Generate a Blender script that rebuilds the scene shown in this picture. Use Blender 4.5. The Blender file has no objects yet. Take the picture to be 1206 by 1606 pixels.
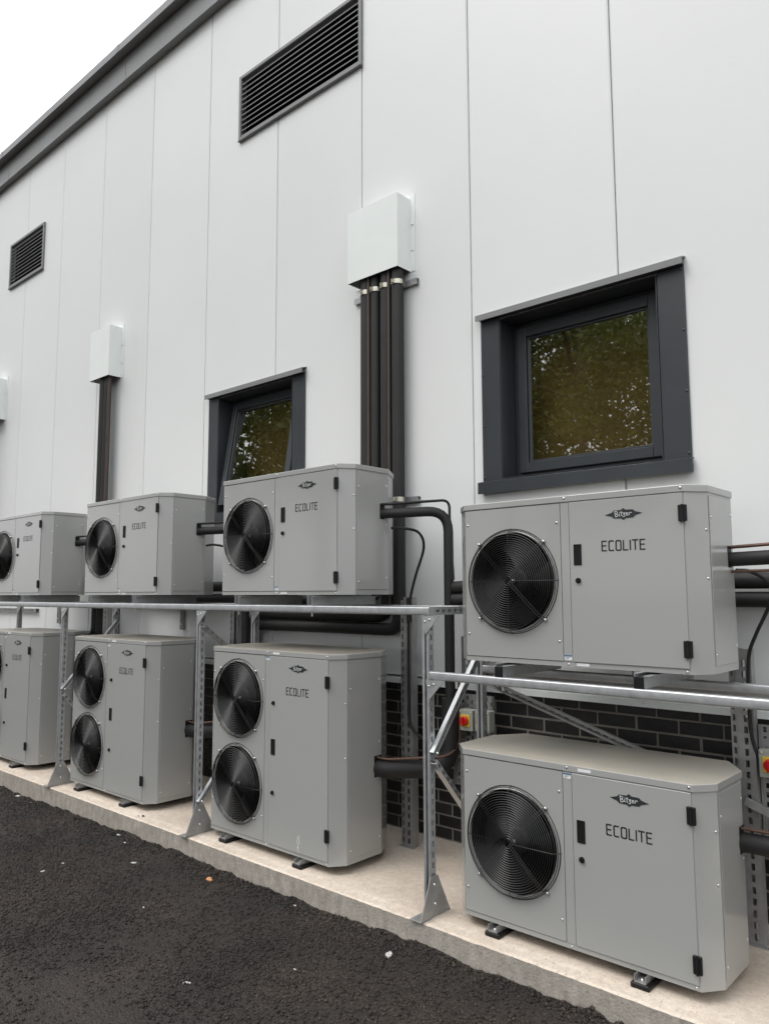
import bpy, bmesh, math, random
import numpy as np
from mathutils import Vector, Matrix

random.seed(7)
rng = np.random.default_rng(11)
S = bpy.context.scene
COL = S.collection
R = math.radians

# ------------------------------------------------------------------ camera
def cam_matrix(loc, yaw, pitch, roll):
    fwd = Vector((-math.sin(yaw) * math.cos(pitch), math.cos(yaw) * math.cos(pitch), math.sin(pitch)))
    right = Vector((math.cos(yaw), math.sin(yaw), 0))
    up = right.cross(fwd)
    c, s = math.cos(roll), math.sin(roll)
    r2 = c * right + s * up
    u2 = -s * right + c * up
    m = Matrix((r2, u2, -fwd)).transposed().to_4x4()
    m.translation = loc
    return m
cam = bpy.data.cameras.new('camera')
cam.sensor_fit = 'VERTICAL'
cam.sensor_height = 36.0
cam.lens = 1207 / 1606 * 36.0
cam.clip_end = 2000
cam_o = bpy.data.objects.new('camera', cam)
COL.objects.link(cam_o)
cam_o.matrix_world = cam_matrix(Vector((0, -4.0, 1.562)), R(41.93), R(6.004), R(-0.19))
S.camera = cam_o

# ------------------------------------------------------------------ sky, sun, exposure
SUN_EL, SUN_AZ = R(58), R(200)          # bright patch of an overcast sky, over the viewer's left shoulder
world = bpy.data.worlds.new('World')
S.world = world
world.use_nodes = True
wn, wl = world.node_tree.nodes, world.node_tree.links
wn.clear()
wo = wn.new('ShaderNodeOutputWorld')
bg = wn.new('ShaderNodeBackground')
sky = wn.new('ShaderNodeTexSky')
sky.sky_type = 'NISHITA'
sky.sun_disc = False
sky.sun_elevation = SUN_EL
sky.sun_rotation = SUN_AZ
hs = wn.new('ShaderNodeHueSaturation')
hs.inputs['Saturation'].default_value = 0.25
mx = wn.new('ShaderNodeMix')
mx.data_type = 'RGBA'
mx.inputs[0].default_value = 0.82          # thick, even cloud in front of the clear sky
mx.inputs[7].default_value = (16.4, 16.6, 16.9, 1)
wl.new(sky.outputs[0], hs.inputs['Color'])
wl.new(hs.outputs[0], mx.inputs[6])
# an overcast sky is about three times brighter overhead than at the horizon
wtc = wn.new('ShaderNodeTexCoord'); wsx = wn.new('ShaderNodeSeparateXYZ')
wl.new(wtc.outputs['Generated'], wsx.inputs[0])
wmr = wn.new('ShaderNodeMapRange')
wmr.inputs['From Min'].default_value = 0.0; wmr.inputs['From Max'].default_value = 1.0
wmr.inputs['To Min'].default_value = 0.50; wmr.inputs['To Max'].default_value = 1.34
wl.new(wsx.outputs['Z'], wmr.inputs['Value'])
wmu = wn.new('ShaderNodeVectorMath'); wmu.operation = 'SCALE'
wl.new(mx.outputs[2], wmu.inputs[0]); wl.new(wmr.outputs[0], wmu.inputs['Scale'])
wl.new(wmu.outputs[0], bg.inputs[0])
bg.inputs[1].default_value = 0.12
wl.new(bg.outputs[0], wo.inputs[0])

sun = bpy.data.lights.new('sun', 'SUN')
sun.energy = 1.2
sun.angle = R(30)
sun.color = (1.0, 0.965, 0.92)
sun_o = bpy.data.objects.new('sun', sun)
COL.objects.link(sun_o)
# light travels from high above and behind the camera towards the wall
d = Vector((0.28, 0.62, -0.95)).normalized()
sun_o.rotation_euler = d.to_track_quat('-Z', 'Y').to_euler()
sun_o.location = (-6, -12, 14)

S.view_settings.view_transform = 'Standard'
S.view_settings.look = 'None'
S.view_settings.exposure = 0.10
S.view_settings.gamma = 1.0
S.view_settings.use_curve_mapping = False
S.cycles.max_bounces = 8
S.cycles.transparent_max_bounces = 16
S.cycles.caustics_reflective = False
S.cycles.caustics_refractive = False
S.cycles.use_denoising = True

# ------------------------------------------------------------------ materials
MAT = {}
def mat(name, col, rough=0.5, metal=0.0, spec=0.5, var=0.0, vscale=6.0, bump=0.0, bscale=60.0,
        rand=0.0, coat=0.0, rvar=0.0, col2=None, stain=0.0, sscale=2.0):
    m = bpy.data.materials.new(name)
    m.use_nodes = True
    n, l = m.node_tree.nodes, m.node_tree.links
    b = n['Principled BSDF']
    b.inputs['Roughness'].default_value = rough
    b.inputs['Metallic'].default_value = metal
    b.inputs['Specular IOR Level'].default_value = spec
    b.inputs['Coat Weight'].default_value = coat
    b.inputs['Coat Roughness'].default_value = 0.07
    b.inputs['Base Color'].default_value = (*col, 1)
    tc = n.new('ShaderNodeTexCoord')
    cur = None
    if var > 0 or col2 is not None:
        nz = n.new('ShaderNodeTexNoise')
        nz.inputs['Scale'].default_value = vscale
        nz.inputs['Detail'].default_value = 7
        nz.inputs['Roughness'].default_value = 0.62
        l.new(tc.outputs['Object'], nz.inputs['Vector'])
        mr = n.new('ShaderNodeMapRange')
        mr.inputs['From Min'].default_value = 0.3
        mr.inputs['From Max'].default_value = 0.7
        l.new(nz.outputs['Fac'], mr.inputs['Value'])
        mi = n.new('ShaderNodeMix')
        mi.data_type = 'RGBA'
        l.new(mr.outputs[0], mi.inputs[0])
        c2 = col2 if col2 is not None else tuple(max(0, c * (1 + var)) for c in col)
        c1 = col if col2 is not None else tuple(max(0, c * (1 - var)) for c in col)
        mi.inputs[6].default_value = (*c1, 1)
        mi.inputs[7].default_value = (*c2, 1)
        cur = mi.outputs[2]
        if rvar > 0:
            m2 = n.new('ShaderNodeMapRange')
            m2.inputs['To Min'].default_value = max(0.02, rough - rvar)
            m2.inputs['To Max'].default_value = min(1, rough + rvar)
            l.new(nz.outputs['Fac'], m2.inputs['Value'])
            l.new(m2.outputs[0], b.inputs['Roughness'])
    if rand > 0:
        oi = n.new('ShaderNodeObjectInfo')
        m3 = n.new('ShaderNodeMapRange')
        m3.inputs['To Min'].default_value = 1 - rand
        m3.inputs['To Max'].default_value = 1 + rand
        l.new(oi.outputs['Random'], m3.inputs['Value'])
        hv = n.new('ShaderNodeHueSaturation')
        l.new(m3.outputs[0], hv.inputs['Value'])
        if cur is not None:
            l.new(cur, hv.inputs['Color'])
        else:
            hv.inputs['Color'].default_value = (*col, 1)
        cur = hv.outputs[0]
    if cur is not None:
        l.new(cur, b.inputs['Base Color'])
    if bump > 0:
        nb = n.new('ShaderNodeTexNoise')
        nb.inputs['Scale'].default_value = bscale
        nb.inputs['Detail'].default_value = 5
        l.new(tc.outputs['Object'], nb.inputs['Vector'])
        bp = n.new('ShaderNodeBump')
        bp.inputs['Strength'].default_value = bump
        bp.inputs['Distance'].default_value = 0.01
        l.new(nb.outputs['Fac'], bp.inputs['Height'])
        l.new(bp.outputs[0], b.inputs['Normal'])
    MAT[name] = m
    return m

mat('paint_grey', (0.342, 0.346, 0.334), 0.26, spec=0.5, var=0.012, vscale=1.2, coat=0.7, bump=0.012, bscale=3)
mat('paint_grey_top', (0.37, 0.355, 0.315), 0.42, var=0.10, vscale=3.5, rvar=0.12, bump=0.02, bscale=30, col2=(0.47, 0.43, 0.36))
mat('white_panel', (0.715, 0.728, 0.726), 0.40, var=0.018, vscale=0.8, bump=0.05, bscale=28, rand=0.02)
mat('white_box', (0.78, 0.815, 0.80), 0.35, var=0.02, vscale=5)
mat('anthracite', (0.034, 0.039, 0.044), 0.38, var=0.12, vscale=4, bump=0.03, bscale=150)
mat('anthracite_light', (0.21, 0.212, 0.217), 0.42, var=0.08, vscale=3)
mat('joint_dark', (0.06, 0.06, 0.062), 0.8)
mat('louvre_metal', (0.19, 0.192, 0.195), 0.45, var=0.08)
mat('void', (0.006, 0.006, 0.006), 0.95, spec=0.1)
mat('galvanised', (0.52, 0.53, 0.54), 0.40, metal=0.75, var=0.13, vscale=22, rvar=0.12, bump=0.04, bscale=80)
mat('galvanised_dull', (0.36, 0.36, 0.355), 0.52, metal=0.6, var=0.16, vscale=14, rvar=0.1)
mat('zinc_yellow', (0.56, 0.54, 0.46), 0.35, metal=0.9, var=0.15, vscale=30)
mat('rubber', (0.0115, 0.0108, 0.0108), 0.62, var=0.25, vscale=7, bump=0.08, bscale=45)
mat('rubber_brown', (0.050, 0.034, 0.029), 0.6, var=0.2, vscale=9)
mat('copper', (0.12, 0.066, 0.048), 0.5, metal=0.3, var=0.2, vscale=18)
mat('black_plastic', (0.007, 0.007, 0.008), 0.5, spec=0.3, var=0.1)
mat('wire_black', (0.013, 0.013, 0.013), 0.34)
mat('blade', (0.014, 0.0135, 0.014), 0.45, var=0.15, vscale=10)
mat('steel', (0.62, 0.62, 0.61), 0.3, metal=1.0)
mat('emblem_dark', (0.022, 0.026, 0.028), 0.4)
mat('print_dark', (0.018, 0.019, 0.02), 0.5)
mat('print_light', (0.62, 0.63, 0.62), 0.5)
mat('sticker_white', (0.74, 0.75, 0.76), 0.45, var=0.05, vscale=60)
mat('sticker_blue', (0.05, 0.13, 0.25), 0.45)
mat('scuff', (0.66, 0.66, 0.65), 0.6)
mat('enclosure', (0.36, 0.38, 0.33), 0.45, var=0.05)
mat('yellow', (0.75, 0.50, 0.04), 0.4)
mat('red', (0.55, 0.012, 0.012), 0.32)
mat('brick', (0.020, 0.0185, 0.019), 0.48, var=0.45, vscale=12, bump=0.25, bscale=70, rand=0.45)
mat('mortar', (0.24, 0.225, 0.20), 0.92, var=0.15, vscale=30, bump=0.3, bscale=120)
mat('blind', (0.15, 0.098, 0.025), 0.8, var=0.15, vscale=2)
mat('room', (0.14, 0.11, 0.05), 0.9)
mat('orange_stone', (0.55, 0.26, 0.12), 0.8, var=0.25, vscale=40, bump=0.4, bscale=90)
mat('pale_stone', (0.46, 0.455, 0.43), 0.8, var=0.2, vscale=60)
mat('bark', (0.10, 0.075, 0.055), 0.9, var=0.3, vscale=8, bump=0.6, bscale=20)
mat('debris', (0.05, 0.042, 0.036), 0.9)

def leaf_mat():
    m = bpy.data.materials.new('leaf'); m.use_nodes = True
    n, l = m.node_tree.nodes, m.node_tree.links
    b = n['Principled BSDF']
    b.inputs['Roughness'].default_value = 0.5
    g = n.new('ShaderNodeNewGeometry')
    cr = n.new('ShaderNodeValToRGB')
    cr.color_ramp.elements[0].color = (0.06, 0.08, 0.016, 1)
    cr.color_ramp.elements[1].color = (0.17, 0.185, 0.045, 1)
    l.new(g.outputs['Random Per Island'], cr.inputs[0])
    l.new(cr.outputs[0], b.inputs['Base Color'])
    tr = n.new('ShaderNodeBsdfTranslucent')
    l.new(cr.outputs[0], tr.inputs['Color'])
    ms = n.new('ShaderNodeMixShader'); ms.inputs[0].default_value = 0.45
    l.new(b.outputs[0], ms.inputs[1]); l.new(tr.outputs[0], ms.inputs[2])
    l.new(ms.outputs[0], n['Material Output'].inputs['Surface'])
    MAT['leaf'] = m
leaf_mat()

def glass_mat():
    m = bpy.data.materials.new('window_glass'); m.use_nodes = True
    n, l = m.node_tree.nodes, m.node_tree.links
    n.remove(n['Principled BSDF'])
    tr = n.new('ShaderNodeBsdfTransparent'); tr.inputs[0].default_value = (0.94, 0.94, 0.89, 1)
    gl = n.new('ShaderNodeBsdfGlossy'); gl.inputs['Roughness'].default_value = 0.012
    gl.inputs['Color'].default_value = (0.97, 0.98, 0.96, 1)
    tc = n.new('ShaderNodeTexCoord')
    nz = n.new('ShaderNodeTexNoise'); nz.inputs['Scale'].default_value = 2.2; nz.inputs['Detail'].default_value = 0.5
    l.new(tc.outputs['Object'], nz.inputs['Vector'])
    bp = n.new('ShaderNodeBump'); bp.inputs['Strength'].default_value = 0.06; bp.inputs['Distance'].default_value = 0.02
    l.new(nz.outputs['Fac'], bp.inputs['Height'])
    l.new(bp.outputs[0], gl.inputs['Normal'])
    fr = n.new('ShaderNodeFresnel'); fr.inputs[0].default_value = 3.9     # coated double glazing
    ms = n.new('ShaderNodeMixShader')
    ge = n.new('ShaderNodeNewGeometry')
    om = n.new('ShaderNodeMath'); om.operation = 'SUBTRACT'; om.inputs[0].default_value = 1
    l.new(ge.outputs['Backfacing'], om.inputs[1])
    mu = n.new('ShaderNodeMath'); mu.operation = 'MULTIPLY'
    l.new(fr.outputs[0], mu.inputs[0]); l.new(om.outputs[0], mu.inputs[1])
    l.new(mu.outputs[0], ms.inputs[0]); l.new(tr.outputs[0], ms.inputs[1]); l.new(gl.outputs[0], ms.inputs[2])
    l.new(ms.outputs[0], n['Material Output'].inputs['Surface'])
    MAT['glass'] = m
glass_mat()

def asphalt_mat(name, stones):
    m = bpy.data.materials.new(name); m.use_nodes = True
    n, l = m.node_tree.nodes, m.node_tree.links
    b = n['Principled BSDF']
    b.inputs['Roughness'].default_value = 0.72
    b.inputs['Specular IOR Level'].default_value = 0.35
    tc = n.new('ShaderNodeTexCoord')
    big = n.new('ShaderNodeTexNoise'); big.inputs['Scale'].default_value = 1.6; big.inputs['Detail'].default_value = 5
    big.inputs['Roughness'].default_value = 0.6
    l.new(tc.outputs['Object'], big.inputs['Vector'])
    cr = n.new('ShaderNodeValToRGB')
    cr.color_ramp.elements[0].position = 0.36; cr.color_ramp.elements[0].color = (0.0135, 0.0115, 0.0102, 1)
    cr.color_ramp.elements[1].position = 0.66; cr.color_ramp.elements[1].color = (0.031, 0.0235, 0.0188, 1)
    l.new(big.outputs['Fac'], cr.inputs[0])
    hv = n.new('ShaderNodeHueSaturation')
    l.new(cr.outputs[0], hv.inputs['Color'])
    mr = n.new('ShaderNodeMapRange')
    if stones:
        g = n.new('ShaderNodeNewGeometry')
        l.new(g.outputs['Random Per Island'], mr.inputs['Value'])
        mr.inputs['To Min'].default_value = 0.40; mr.inputs['To Max'].default_value = 2.1
    else:
        v = n.new('ShaderNodeTexVoronoi'); v.inputs['Scale'].default_value = 95
        l.new(tc.outputs['Object'], v.inputs['Vector'])
        l.new(v.outputs['Color'], mr.inputs['Value'])
        mr.inputs['To Min'].default_value = 0.6; mr.inputs['To Max'].default_value = 1.5
        bp = n.new('ShaderNodeBump'); bp.inputs['Strength'].default_value = 0.9; bp.inputs['Distance'].default_value = 0.006
        inv = n.new('ShaderNodeMath'); inv.operation = 'SUBTRACT'; inv.inputs[0].default_value = 1
        l.new(v.outputs['Distance'], inv.inputs[1])
        l.new(inv.outputs[0], bp.inputs['Height'])
        l.new(bp.outputs[0], b.inputs['Normal'])
    l.new(mr.outputs[0], hv.inputs['Value'])
    l.new(hv.outputs[0], b.inputs['Base Color'])
    MAT[name] = m
asphalt_mat('asphalt', False)
asphalt_mat('asphalt_chip', True)

def concrete_mat(name, c1, c2, cdark, streak):
    m = bpy.data.materials.new(name); m.use_nodes = True
    n, l = m.node_tree.nodes, m.node_tree.links
    b = n['Principled BSDF']; b.inputs['Roughness'].default_value = 0.85
    b.inputs['Specular IOR Level'].default_value = 0.3
    tc = n.new('ShaderNodeTexCoord')
    mp = n.new('ShaderNodeMapping')
    mp.inputs['Scale'].default_value = (2.6, 2.6, 0.9) if streak else (1, 1, 1)
    l.new(tc.outputs['Object'], mp.inputs['Vector'])
    a = n.new('ShaderNodeTexNoise'); a.inputs['Scale'].default_value = 9 if streak else 2.2; a.inputs['Detail'].default_value = 8
    a.inputs['Roughness'].default_value = 0.65
    l.new(mp.outputs[0], a.inputs['Vector'])
    cr = n.new('ShaderNodeValToRGB')
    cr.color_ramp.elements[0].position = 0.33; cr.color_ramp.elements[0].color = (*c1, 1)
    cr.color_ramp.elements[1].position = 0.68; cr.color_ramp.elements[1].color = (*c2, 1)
    l.new(a.outputs['Fac'], cr.inputs[0])
    sp = n.new('ShaderNodeTexNoise'); sp.inputs['Scale'].default_value = 85; sp.inputs['Detail'].default_value = 3
    l.new(tc.outputs['Object'], sp.inputs['Vector'])
    sr = n.new('ShaderNodeValToRGB')
    sr.color_ramp.elements[0].position = 0.60; sr.color_ramp.elements[0].color = (0, 0, 0, 1)
    sr.color_ramp.elements[1].position = 0.78; sr.color_ramp.elements[1].color = (1, 1, 1, 1)
    l.new(sp.outputs['Fac'], sr.inputs[0])
    md = n.new('ShaderNodeTexNoise'); md.inputs['Scale'].default_value = 26; md.inputs['Detail'].default_value = 6; md.inputs['Roughness'].default_value = 0.75
    l.new(tc.outputs['Object'], md.inputs['Vector'])
    mm = n.new('ShaderNodeMapRange'); mm.inputs['From Min'].default_value = 0.3; mm.inputs['From Max'].default_value = 0.7
    mm.inputs['To Min'].default_value = 0.80; mm.inputs['To Max'].default_value = 1.12
    l.new(md.outputs['Fac'], mm.inputs['Value'])
    hv = n.new('ShaderNodeHueSaturation'); l.new(cr.outputs[0], hv.inputs['Color']); l.new(mm.outputs[0], hv.inputs['Value'])
    mi = n.new('ShaderNodeMix'); mi.data_type = 'RGBA'
    l.new(sr.outputs[0], mi.inputs[0]); l.new(hv.outputs[0], mi.inputs[6]); mi.inputs[7].default_value = (*cdark, 1)
    l.new(mi.outputs[2], b.inputs['Base Color'])
    bp = n.new('ShaderNodeBump'); bp.inputs['Strength'].default_value = 0.6; bp.inputs['Distance'].default_value = 0.005
    l.new(sp.outputs['Fac'], bp.inputs['Height']); l.new(bp.outputs[0], b.inputs['Normal'])
    MAT[name] = m
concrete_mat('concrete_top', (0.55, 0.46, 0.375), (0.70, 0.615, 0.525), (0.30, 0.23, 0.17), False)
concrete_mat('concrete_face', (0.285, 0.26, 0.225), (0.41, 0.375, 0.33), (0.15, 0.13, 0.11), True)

# ------------------------------------------------------------------ mesh helpers
class MB:
    def __init__(s):
        s.v = []; s.f = []; s.mi = []
    def add(s, vs, fs, mi=0):
        o = len(s.v)
        s.v += [tuple(p) for p in vs]
        s.f += [tuple(i + o for i in f) for f in fs]
        s.mi += [mi] * len(fs)
        return s
    def box(s, a, b, mi=0):
        x0, x1 = sorted((a[0], b[0])); y0, y1 = sorted((a[1], b[1])); z0, z1 = sorted((a[2], b[2]))
        return s.add([(x0, y0, z0), (x1, y0, z0), (x1, y1, z0), (x0, y1, z0), (x0, y0, z1), (x1, y0, z1), (x1, y1, z1), (x0, y1, z1)],
                     [(0, 3, 2, 1), (4, 5, 6, 7), (0, 1, 5, 4), (1, 2, 6, 5), (2, 3, 7, 6), (3, 0, 4, 7)], mi)
    def prism(s, poly, z0, z1, axis='z', mi=0):
        # poly: CCW seen from +axis
        n = len(poly)
        def p(a, b, c):
            return {'z': (a, b, c), 'y': (a, c, b), 'x': (c, a, b)}[axis]
        vs = [p(a, b, z0) for a, b in poly] + [p(a, b, z1) for a, b in poly]
        fs = [tuple(range(n))[::-1], tuple(range(n, 2 * n))] + [(i, (i + 1) % n, n + (i + 1) % n, n + i) for i in range(n)]
        return s.add(vs, fs, mi)
    def tube(s, pts, r, n=12, caps=True, mi=0):
        pts = [Vector(p) for p in pts]
        rs = r if isinstance(r, (list, tuple)) else [r] * len(pts)
        t0 = (pts[1] - pts[0]).normalized()
        ref = Vector((0, 0, 1)) if abs(t0.z) < 0.9 else Vector((1, 0, 0))
        u = t0.cross(ref).normalized(); vs = []; fs = []
        for i, p in enumerate(pts):
            t = ((pts[min(i + 1, len(pts) - 1)] - pts[max(i - 1, 0)])).normalized()
            u = (u - t * u.dot(t)).normalized(); w = t.cross(u)
            for k in range(n):
                a = 2 * math.pi * k / n
                vs.append(p + (u * math.cos(a) + w * math.sin(a)) * rs[i])
        for i in range(len(pts) - 1):
            for k in range(n):
                fs.append((i * n + k, i * n + (k + 1) % n, (i + 1) * n + (k + 1) % n, (i + 1) * n + k))
        if caps:
            fs.append(tuple(range(n))[::-1]); fs.append(tuple(range((len(pts) - 1) * n, len(pts) * n)))
        return s.add(vs, fs, mi)
    def xf(s, M):
        s.v = [tuple(M @ Vector(p)) for p in s.v]
        return s
    def mesh(s, name, mats, smooth=False, bevel=0.0, seg=1):
        me = bpy.data.meshes.new(name)
        me.from_pydata(s.v, [], s.f)
        for m in (mats if isinstance(mats, (list, tuple)) else [mats]):
            me.materials.append(MAT[m] if isinstance(m, str) else m)
        me.polygons.foreach_set('material_index', s.mi)
        bm = bmesh.new(); bm.from_mesh(me)
        if bevel > 0:
            es = [e for e in bm.edges if len(e.link_faces) == 2 and e.calc_face_angle(0) > 0.5]
            bmesh.ops.bevel(bm, geom=es, offset=bevel, segments=seg, affect='EDGES', profile=0.5, clamp_overlap=True)
        bmesh.ops.recalc_face_normals(bm, faces=bm.faces)
        bm.to_mesh(me); bm.free()
        if smooth:
            for p in me.polygons: p.use_smooth = True
            try: me.set_sharp_from_angle(angle=R(40))
            except Exception: pass
        return me
    def build(s, name, mats, parent=None, **k):
        return ob(name, s.mesh(name, mats, **k), parent)

def ob(name, me, parent=None, loc=None, rot=None):
    o = bpy.data.objects.new(name, me)
    COL.objects.link(o)
    if parent: o.parent = parent
    if loc: o.location = loc
    if rot: o.rotation_euler = rot
    return o
def tag(o, label=None, cat=None, group=None, kind=None):
    if label: o['label'] = label
    if cat: o['category'] = cat
    if group: o['group'] = group
    if kind: o['kind'] = kind
    return o
def thing(name, loc, label, cat, group=None):
    o = bpy.data.objects.new(name, None)
    o.empty_display_size = 0.1
    COL.objects.link(o); o.location = loc
    return tag(o, label, cat, group)

def fillet(pts, r, n=7):
    pts = [Vector(p) for p in pts]
    out = [pts[0]]
    for i in range(1, len(pts) - 1):
        a, b, c = pts[i - 1], pts[i], pts[i + 1]
        d1, d2 = (a - b), (c - b)
        rr = min(r, d1.length * 0.48, d2.length * 0.48)
        p1, p2 = b + d1.normalized() * rr, b + d2.normalized() * rr
        for k in range(n + 1):
            t = k / n
            out.append(p1 * (1 - t) ** 2 + b * 2 * t * (1 - t) + p2 * t * t)
    out.append(pts[-1])
    return out
def smooth_path(pts, n=8):
    pts = [Vector(p) for p in pts]
    P = [pts[0] * 2 - pts[1]] + pts + [pts[-1] * 2 - pts[-2]]
    out = []
    for i in range(1, len(P) - 2):
        for k in range(n):
            t = k / n
            a, b, c, d_ = P[i - 1], P[i], P[i + 1], P[i + 2]
            out.append(0.5 * ((2 * b) + (c - a) * t + (2 * a - 5 * b + 4 * c - d_) * t * t + (3 * b - a - 3 * c + d_) * t ** 3))
    out.append(pts[-1])
    return out

def frame_to(p0, p1, side):
    # local z along p0->p1, local x near 'side'
    p0, p1 = Vector(p0), Vector(p1)
    z = (p1 - p0).normalized()
    x = Vector(side); x = (x - z * x.dot(z)).normalized()
    y = z.cross(x)
    m = Matrix((x, y, z)).transposed().to_4x4(); m.translation = p0
    return m, (p1 - p0).length

def channel_mb(L, w=0.041, d_=0.041, t=0.003, slots='x', pitch=0.05, slot=0.028, sw=0.014, off=0.02):
    """steel strut channel along z, centred on x and y, open towards -y with lips; slots in the +x wall ('x'), the back ('y') or none"""
    m = MB()
    hx, hy = w / 2, d_ / 2
    def wall(a0, a1, place):
        # flat strip of width a0..a1 along z, with a row of slots
        c = (a0 + a1) / 2
        m.box(*place(a0, c - sw / 2, 0, L)); m.box(*place(c + sw / 2, a1, 0, L))
        z = 0.0
        zs = off
        while zs + slot < L:
            m.box(*place(c - sw / 2, c + sw / 2, z, zs))
            z = zs + slot; zs += pitch
        m.box(*place(c - sw / 2, c + sw / 2, z, L))
    if slots == 'x':
        wall(-hy, hy, lambda a, b, z0, z1: ((hx - t, a, z0), (hx, b, z1)))
    else:
        m.box((hx - t, -hy, 0), (hx, hy, L))
    m.box((-hx, -hy, 0), (-hx + t, hy, L))
    if slots == 'y':
        wall(-hx + t, hx - t, lambda a, b, z0, z1: ((a, hy - t, z0), (b, hy, z1)))
    else:
        m.box((-hx + t, hy - t, 0), (hx - t, hy, L))
    lip = w * 0.26
    m.box((-hx + t, -hy, 0), (-hx + t + lip, -hy + t, L)); m.box((hx - t - lip, -hy, 0), (hx - t, -hy + t, L))
    m.box((-hx + t + lip - t, -hy + t, 0), (-hx + t + lip, -hy + 3 * t, L)); m.box((hx - t - lip, -hy + t, 0), (hx - lip, -hy + 3 * t, L))
    return m
def strut(name, p0, p1, parent, side=(1, 0, 0), matn='galvanised', **k):
    M, L = frame_to(p0, p1, side)
    return channel_mb(L, **k).xf(M).build(name, matn, parent)

# ------------------------------------------------------------------ ground
GZ = -0.125
def vnoise(x, y, sc, seed):
    r = np.random.default_rng(seed)
    g = r.random((256, 256))
    X, Y = x * sc, y * sc
    xi, yi = np.floor(X).astype(int), np.floor(Y).astype(int)
    fx, fy = X - xi, Y - yi
    fx = fx * fx * (3 - 2 * fx); fy = fy * fy * (3 - 2 * fy)
    q = lambda a, b: g[a % 256, b % 256]
    return (q(xi, yi) * (1 - fx) + q(xi + 1, yi) * fx) * (1 - fy) + (q(xi, yi + 1) * (1 - fx) + q(xi + 1, yi + 1) * fx) * fy
def gheight(x, y):
    h = (vnoise(x, y, 0.8, 1) - 0.5) * 0.022 + (vnoise(x, y, 4, 2) - 0.5) * 0.010
    h += (vnoise(x, y, 38, 3) - 0.5) * 0.006 + (vnoise(x, y, 75, 4) - 0.5) * 0.005
    # roughly raked up against the plinth
    e = np.clip(1 - np.abs(y + 1.02) / 0.10, 0, 1)
    h += e * (vnoise(x, y, 14, 5) * 0.030 - 0.004)
    h += np.clip(-(x + 4.5), 0, 4) * -0.010
    return GZ + h
def axis_pts(lo, hi, step, far):
    a = list(np.arange(lo, hi, step))
    left = [lo - 0.2, lo - 0.6, lo - 1.5, lo - 4, lo - 12, lo - 40, lo - far]
    right = [hi + 0.2, hi + 0.6, hi + 1.5, hi + 4, hi + 12, hi + 40, hi + far]
    return np.array(left[::-1] + a + right)
gx = axis_pts(-9.0, 0.2, 0.017, 400)
gy = axis_pts(-3.4, -0.96, 0.017, 400)
GX, GY = np.meshgrid(gx, gy, indexing='ij')
GH = gheight(GX, GY)
nx, ny = GX.shape
gv = np.stack([GX, GY, GH], -1).reshape(-1, 3)
idx = np.arange(nx * ny).reshape(nx, ny)
gf = np.stack([idx[:-1, :-1], idx[1:, :-1], idx[1:, 1:], idx[:-1, 1:]], -1).reshape(-1, 4)
def np_mesh(name, v, f, m, smooth=False):
    me = bpy.data.meshes.new(name)
    v = np.asarray(v, np.float32); f = np.asarray(f, np.int32)
    me.vertices.add(len(v)); me.vertices.foreach_set('co', v.ravel())
    k = f.shape[1]
    me.loops.add(f.size); me.loops.foreach_set('vertex_index', f.ravel())
    me.polygons.add(len(f)); me.polygons.foreach_set('loop_start', np.arange(0, f.size, k, dtype=np.int32))
    me.update(calc_edges=True)
    me.materials.append(MAT[m])
    if smooth: me.polygons.foreach_set('use_smooth', np.ones(len(f), bool))
    me.validate()
    return me
tag(ob('ground', np_mesh('ground', gv, gf, 'asphalt', True)), kind='structure')

# loose chippings of the raw asphalt base
def chips(n, x0, x1, y0, y1, smin, smax, seed, edge=False):
    r = np.random.default_rng(seed)
    x = r.uniform(x0, x1, n)
    y = r.uniform(y0, y1, n) if not edge else y1 - np.abs(r.normal(0, 0.05, n))
    keep = vnoise(x, y, 1.7, 21) + 0.5 * vnoise(x, y, 7, 22) > r.uniform(0.2, 1.15, n) if not edge else np.ones(n, bool)
    x, y = x[keep], y[keep]; n = len(x)
    s = smin + (smax - smin) * r.random(n) ** 2.2
    base = np.array([(1, 0, 0), (0, 1, 0), (-1, 0, 0), (0, -1, 0), (0.1, 0.1, 0.8), (0, 0, -0.8)], float)
    V = base[None] * (1 + r.uniform(-0.35, 0.35, (n, 6, 3))) * s[:, None, None]
    a = r.uniform(0, 2 * np.pi, n); c, sn = np.cos(a), np.sin(a)
    vx = V[..., 0] * c[:, None] - V[..., 1] * sn[:, None]; vy = V[..., 0] * sn[:, None] + V[..., 1] * c[:, None]
    tilt = r.normal(0, 0.35, n)[:, None]
    z = gheight(x, y) + s * 0.15
    V = np.stack([vx + x[:, None], vy + y[:, None], V[..., 2] + vx * tilt + z[:, None]], -1).reshape(-1, 3)
    V[:, 1] = np.minimum(V[:, 1], -1.016) if edge else V[:, 1]
    F = np.array([(0, 1, 4), (1, 2, 4), (2, 3, 4), (3, 0, 4), (1, 0, 5), (2, 1, 5), (3, 2, 5), (0, 3, 5)])
    return V, (F[None] + (np.arange(n) * 6)[:, None, None]).reshape(-1, 3)
V1, F1 = chips(95000, -8.0, -0.9, -2.7, -1.03, 0.004, 0.0105, 31)
V2, F2 = chips(4200, -9.0, 0.0, -1.2, -1.022, 0.005, 0.014, 32, True)
tag(ob('loose_chippings', np_mesh('loose_chippings', np.vstack([V1, V2]), np.vstack([F1, F2 + len(V1)]), 'asphalt_chip')),
    'dark loose chippings strewn over the raw asphalt', 'gravel', kind='stuff')

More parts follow.
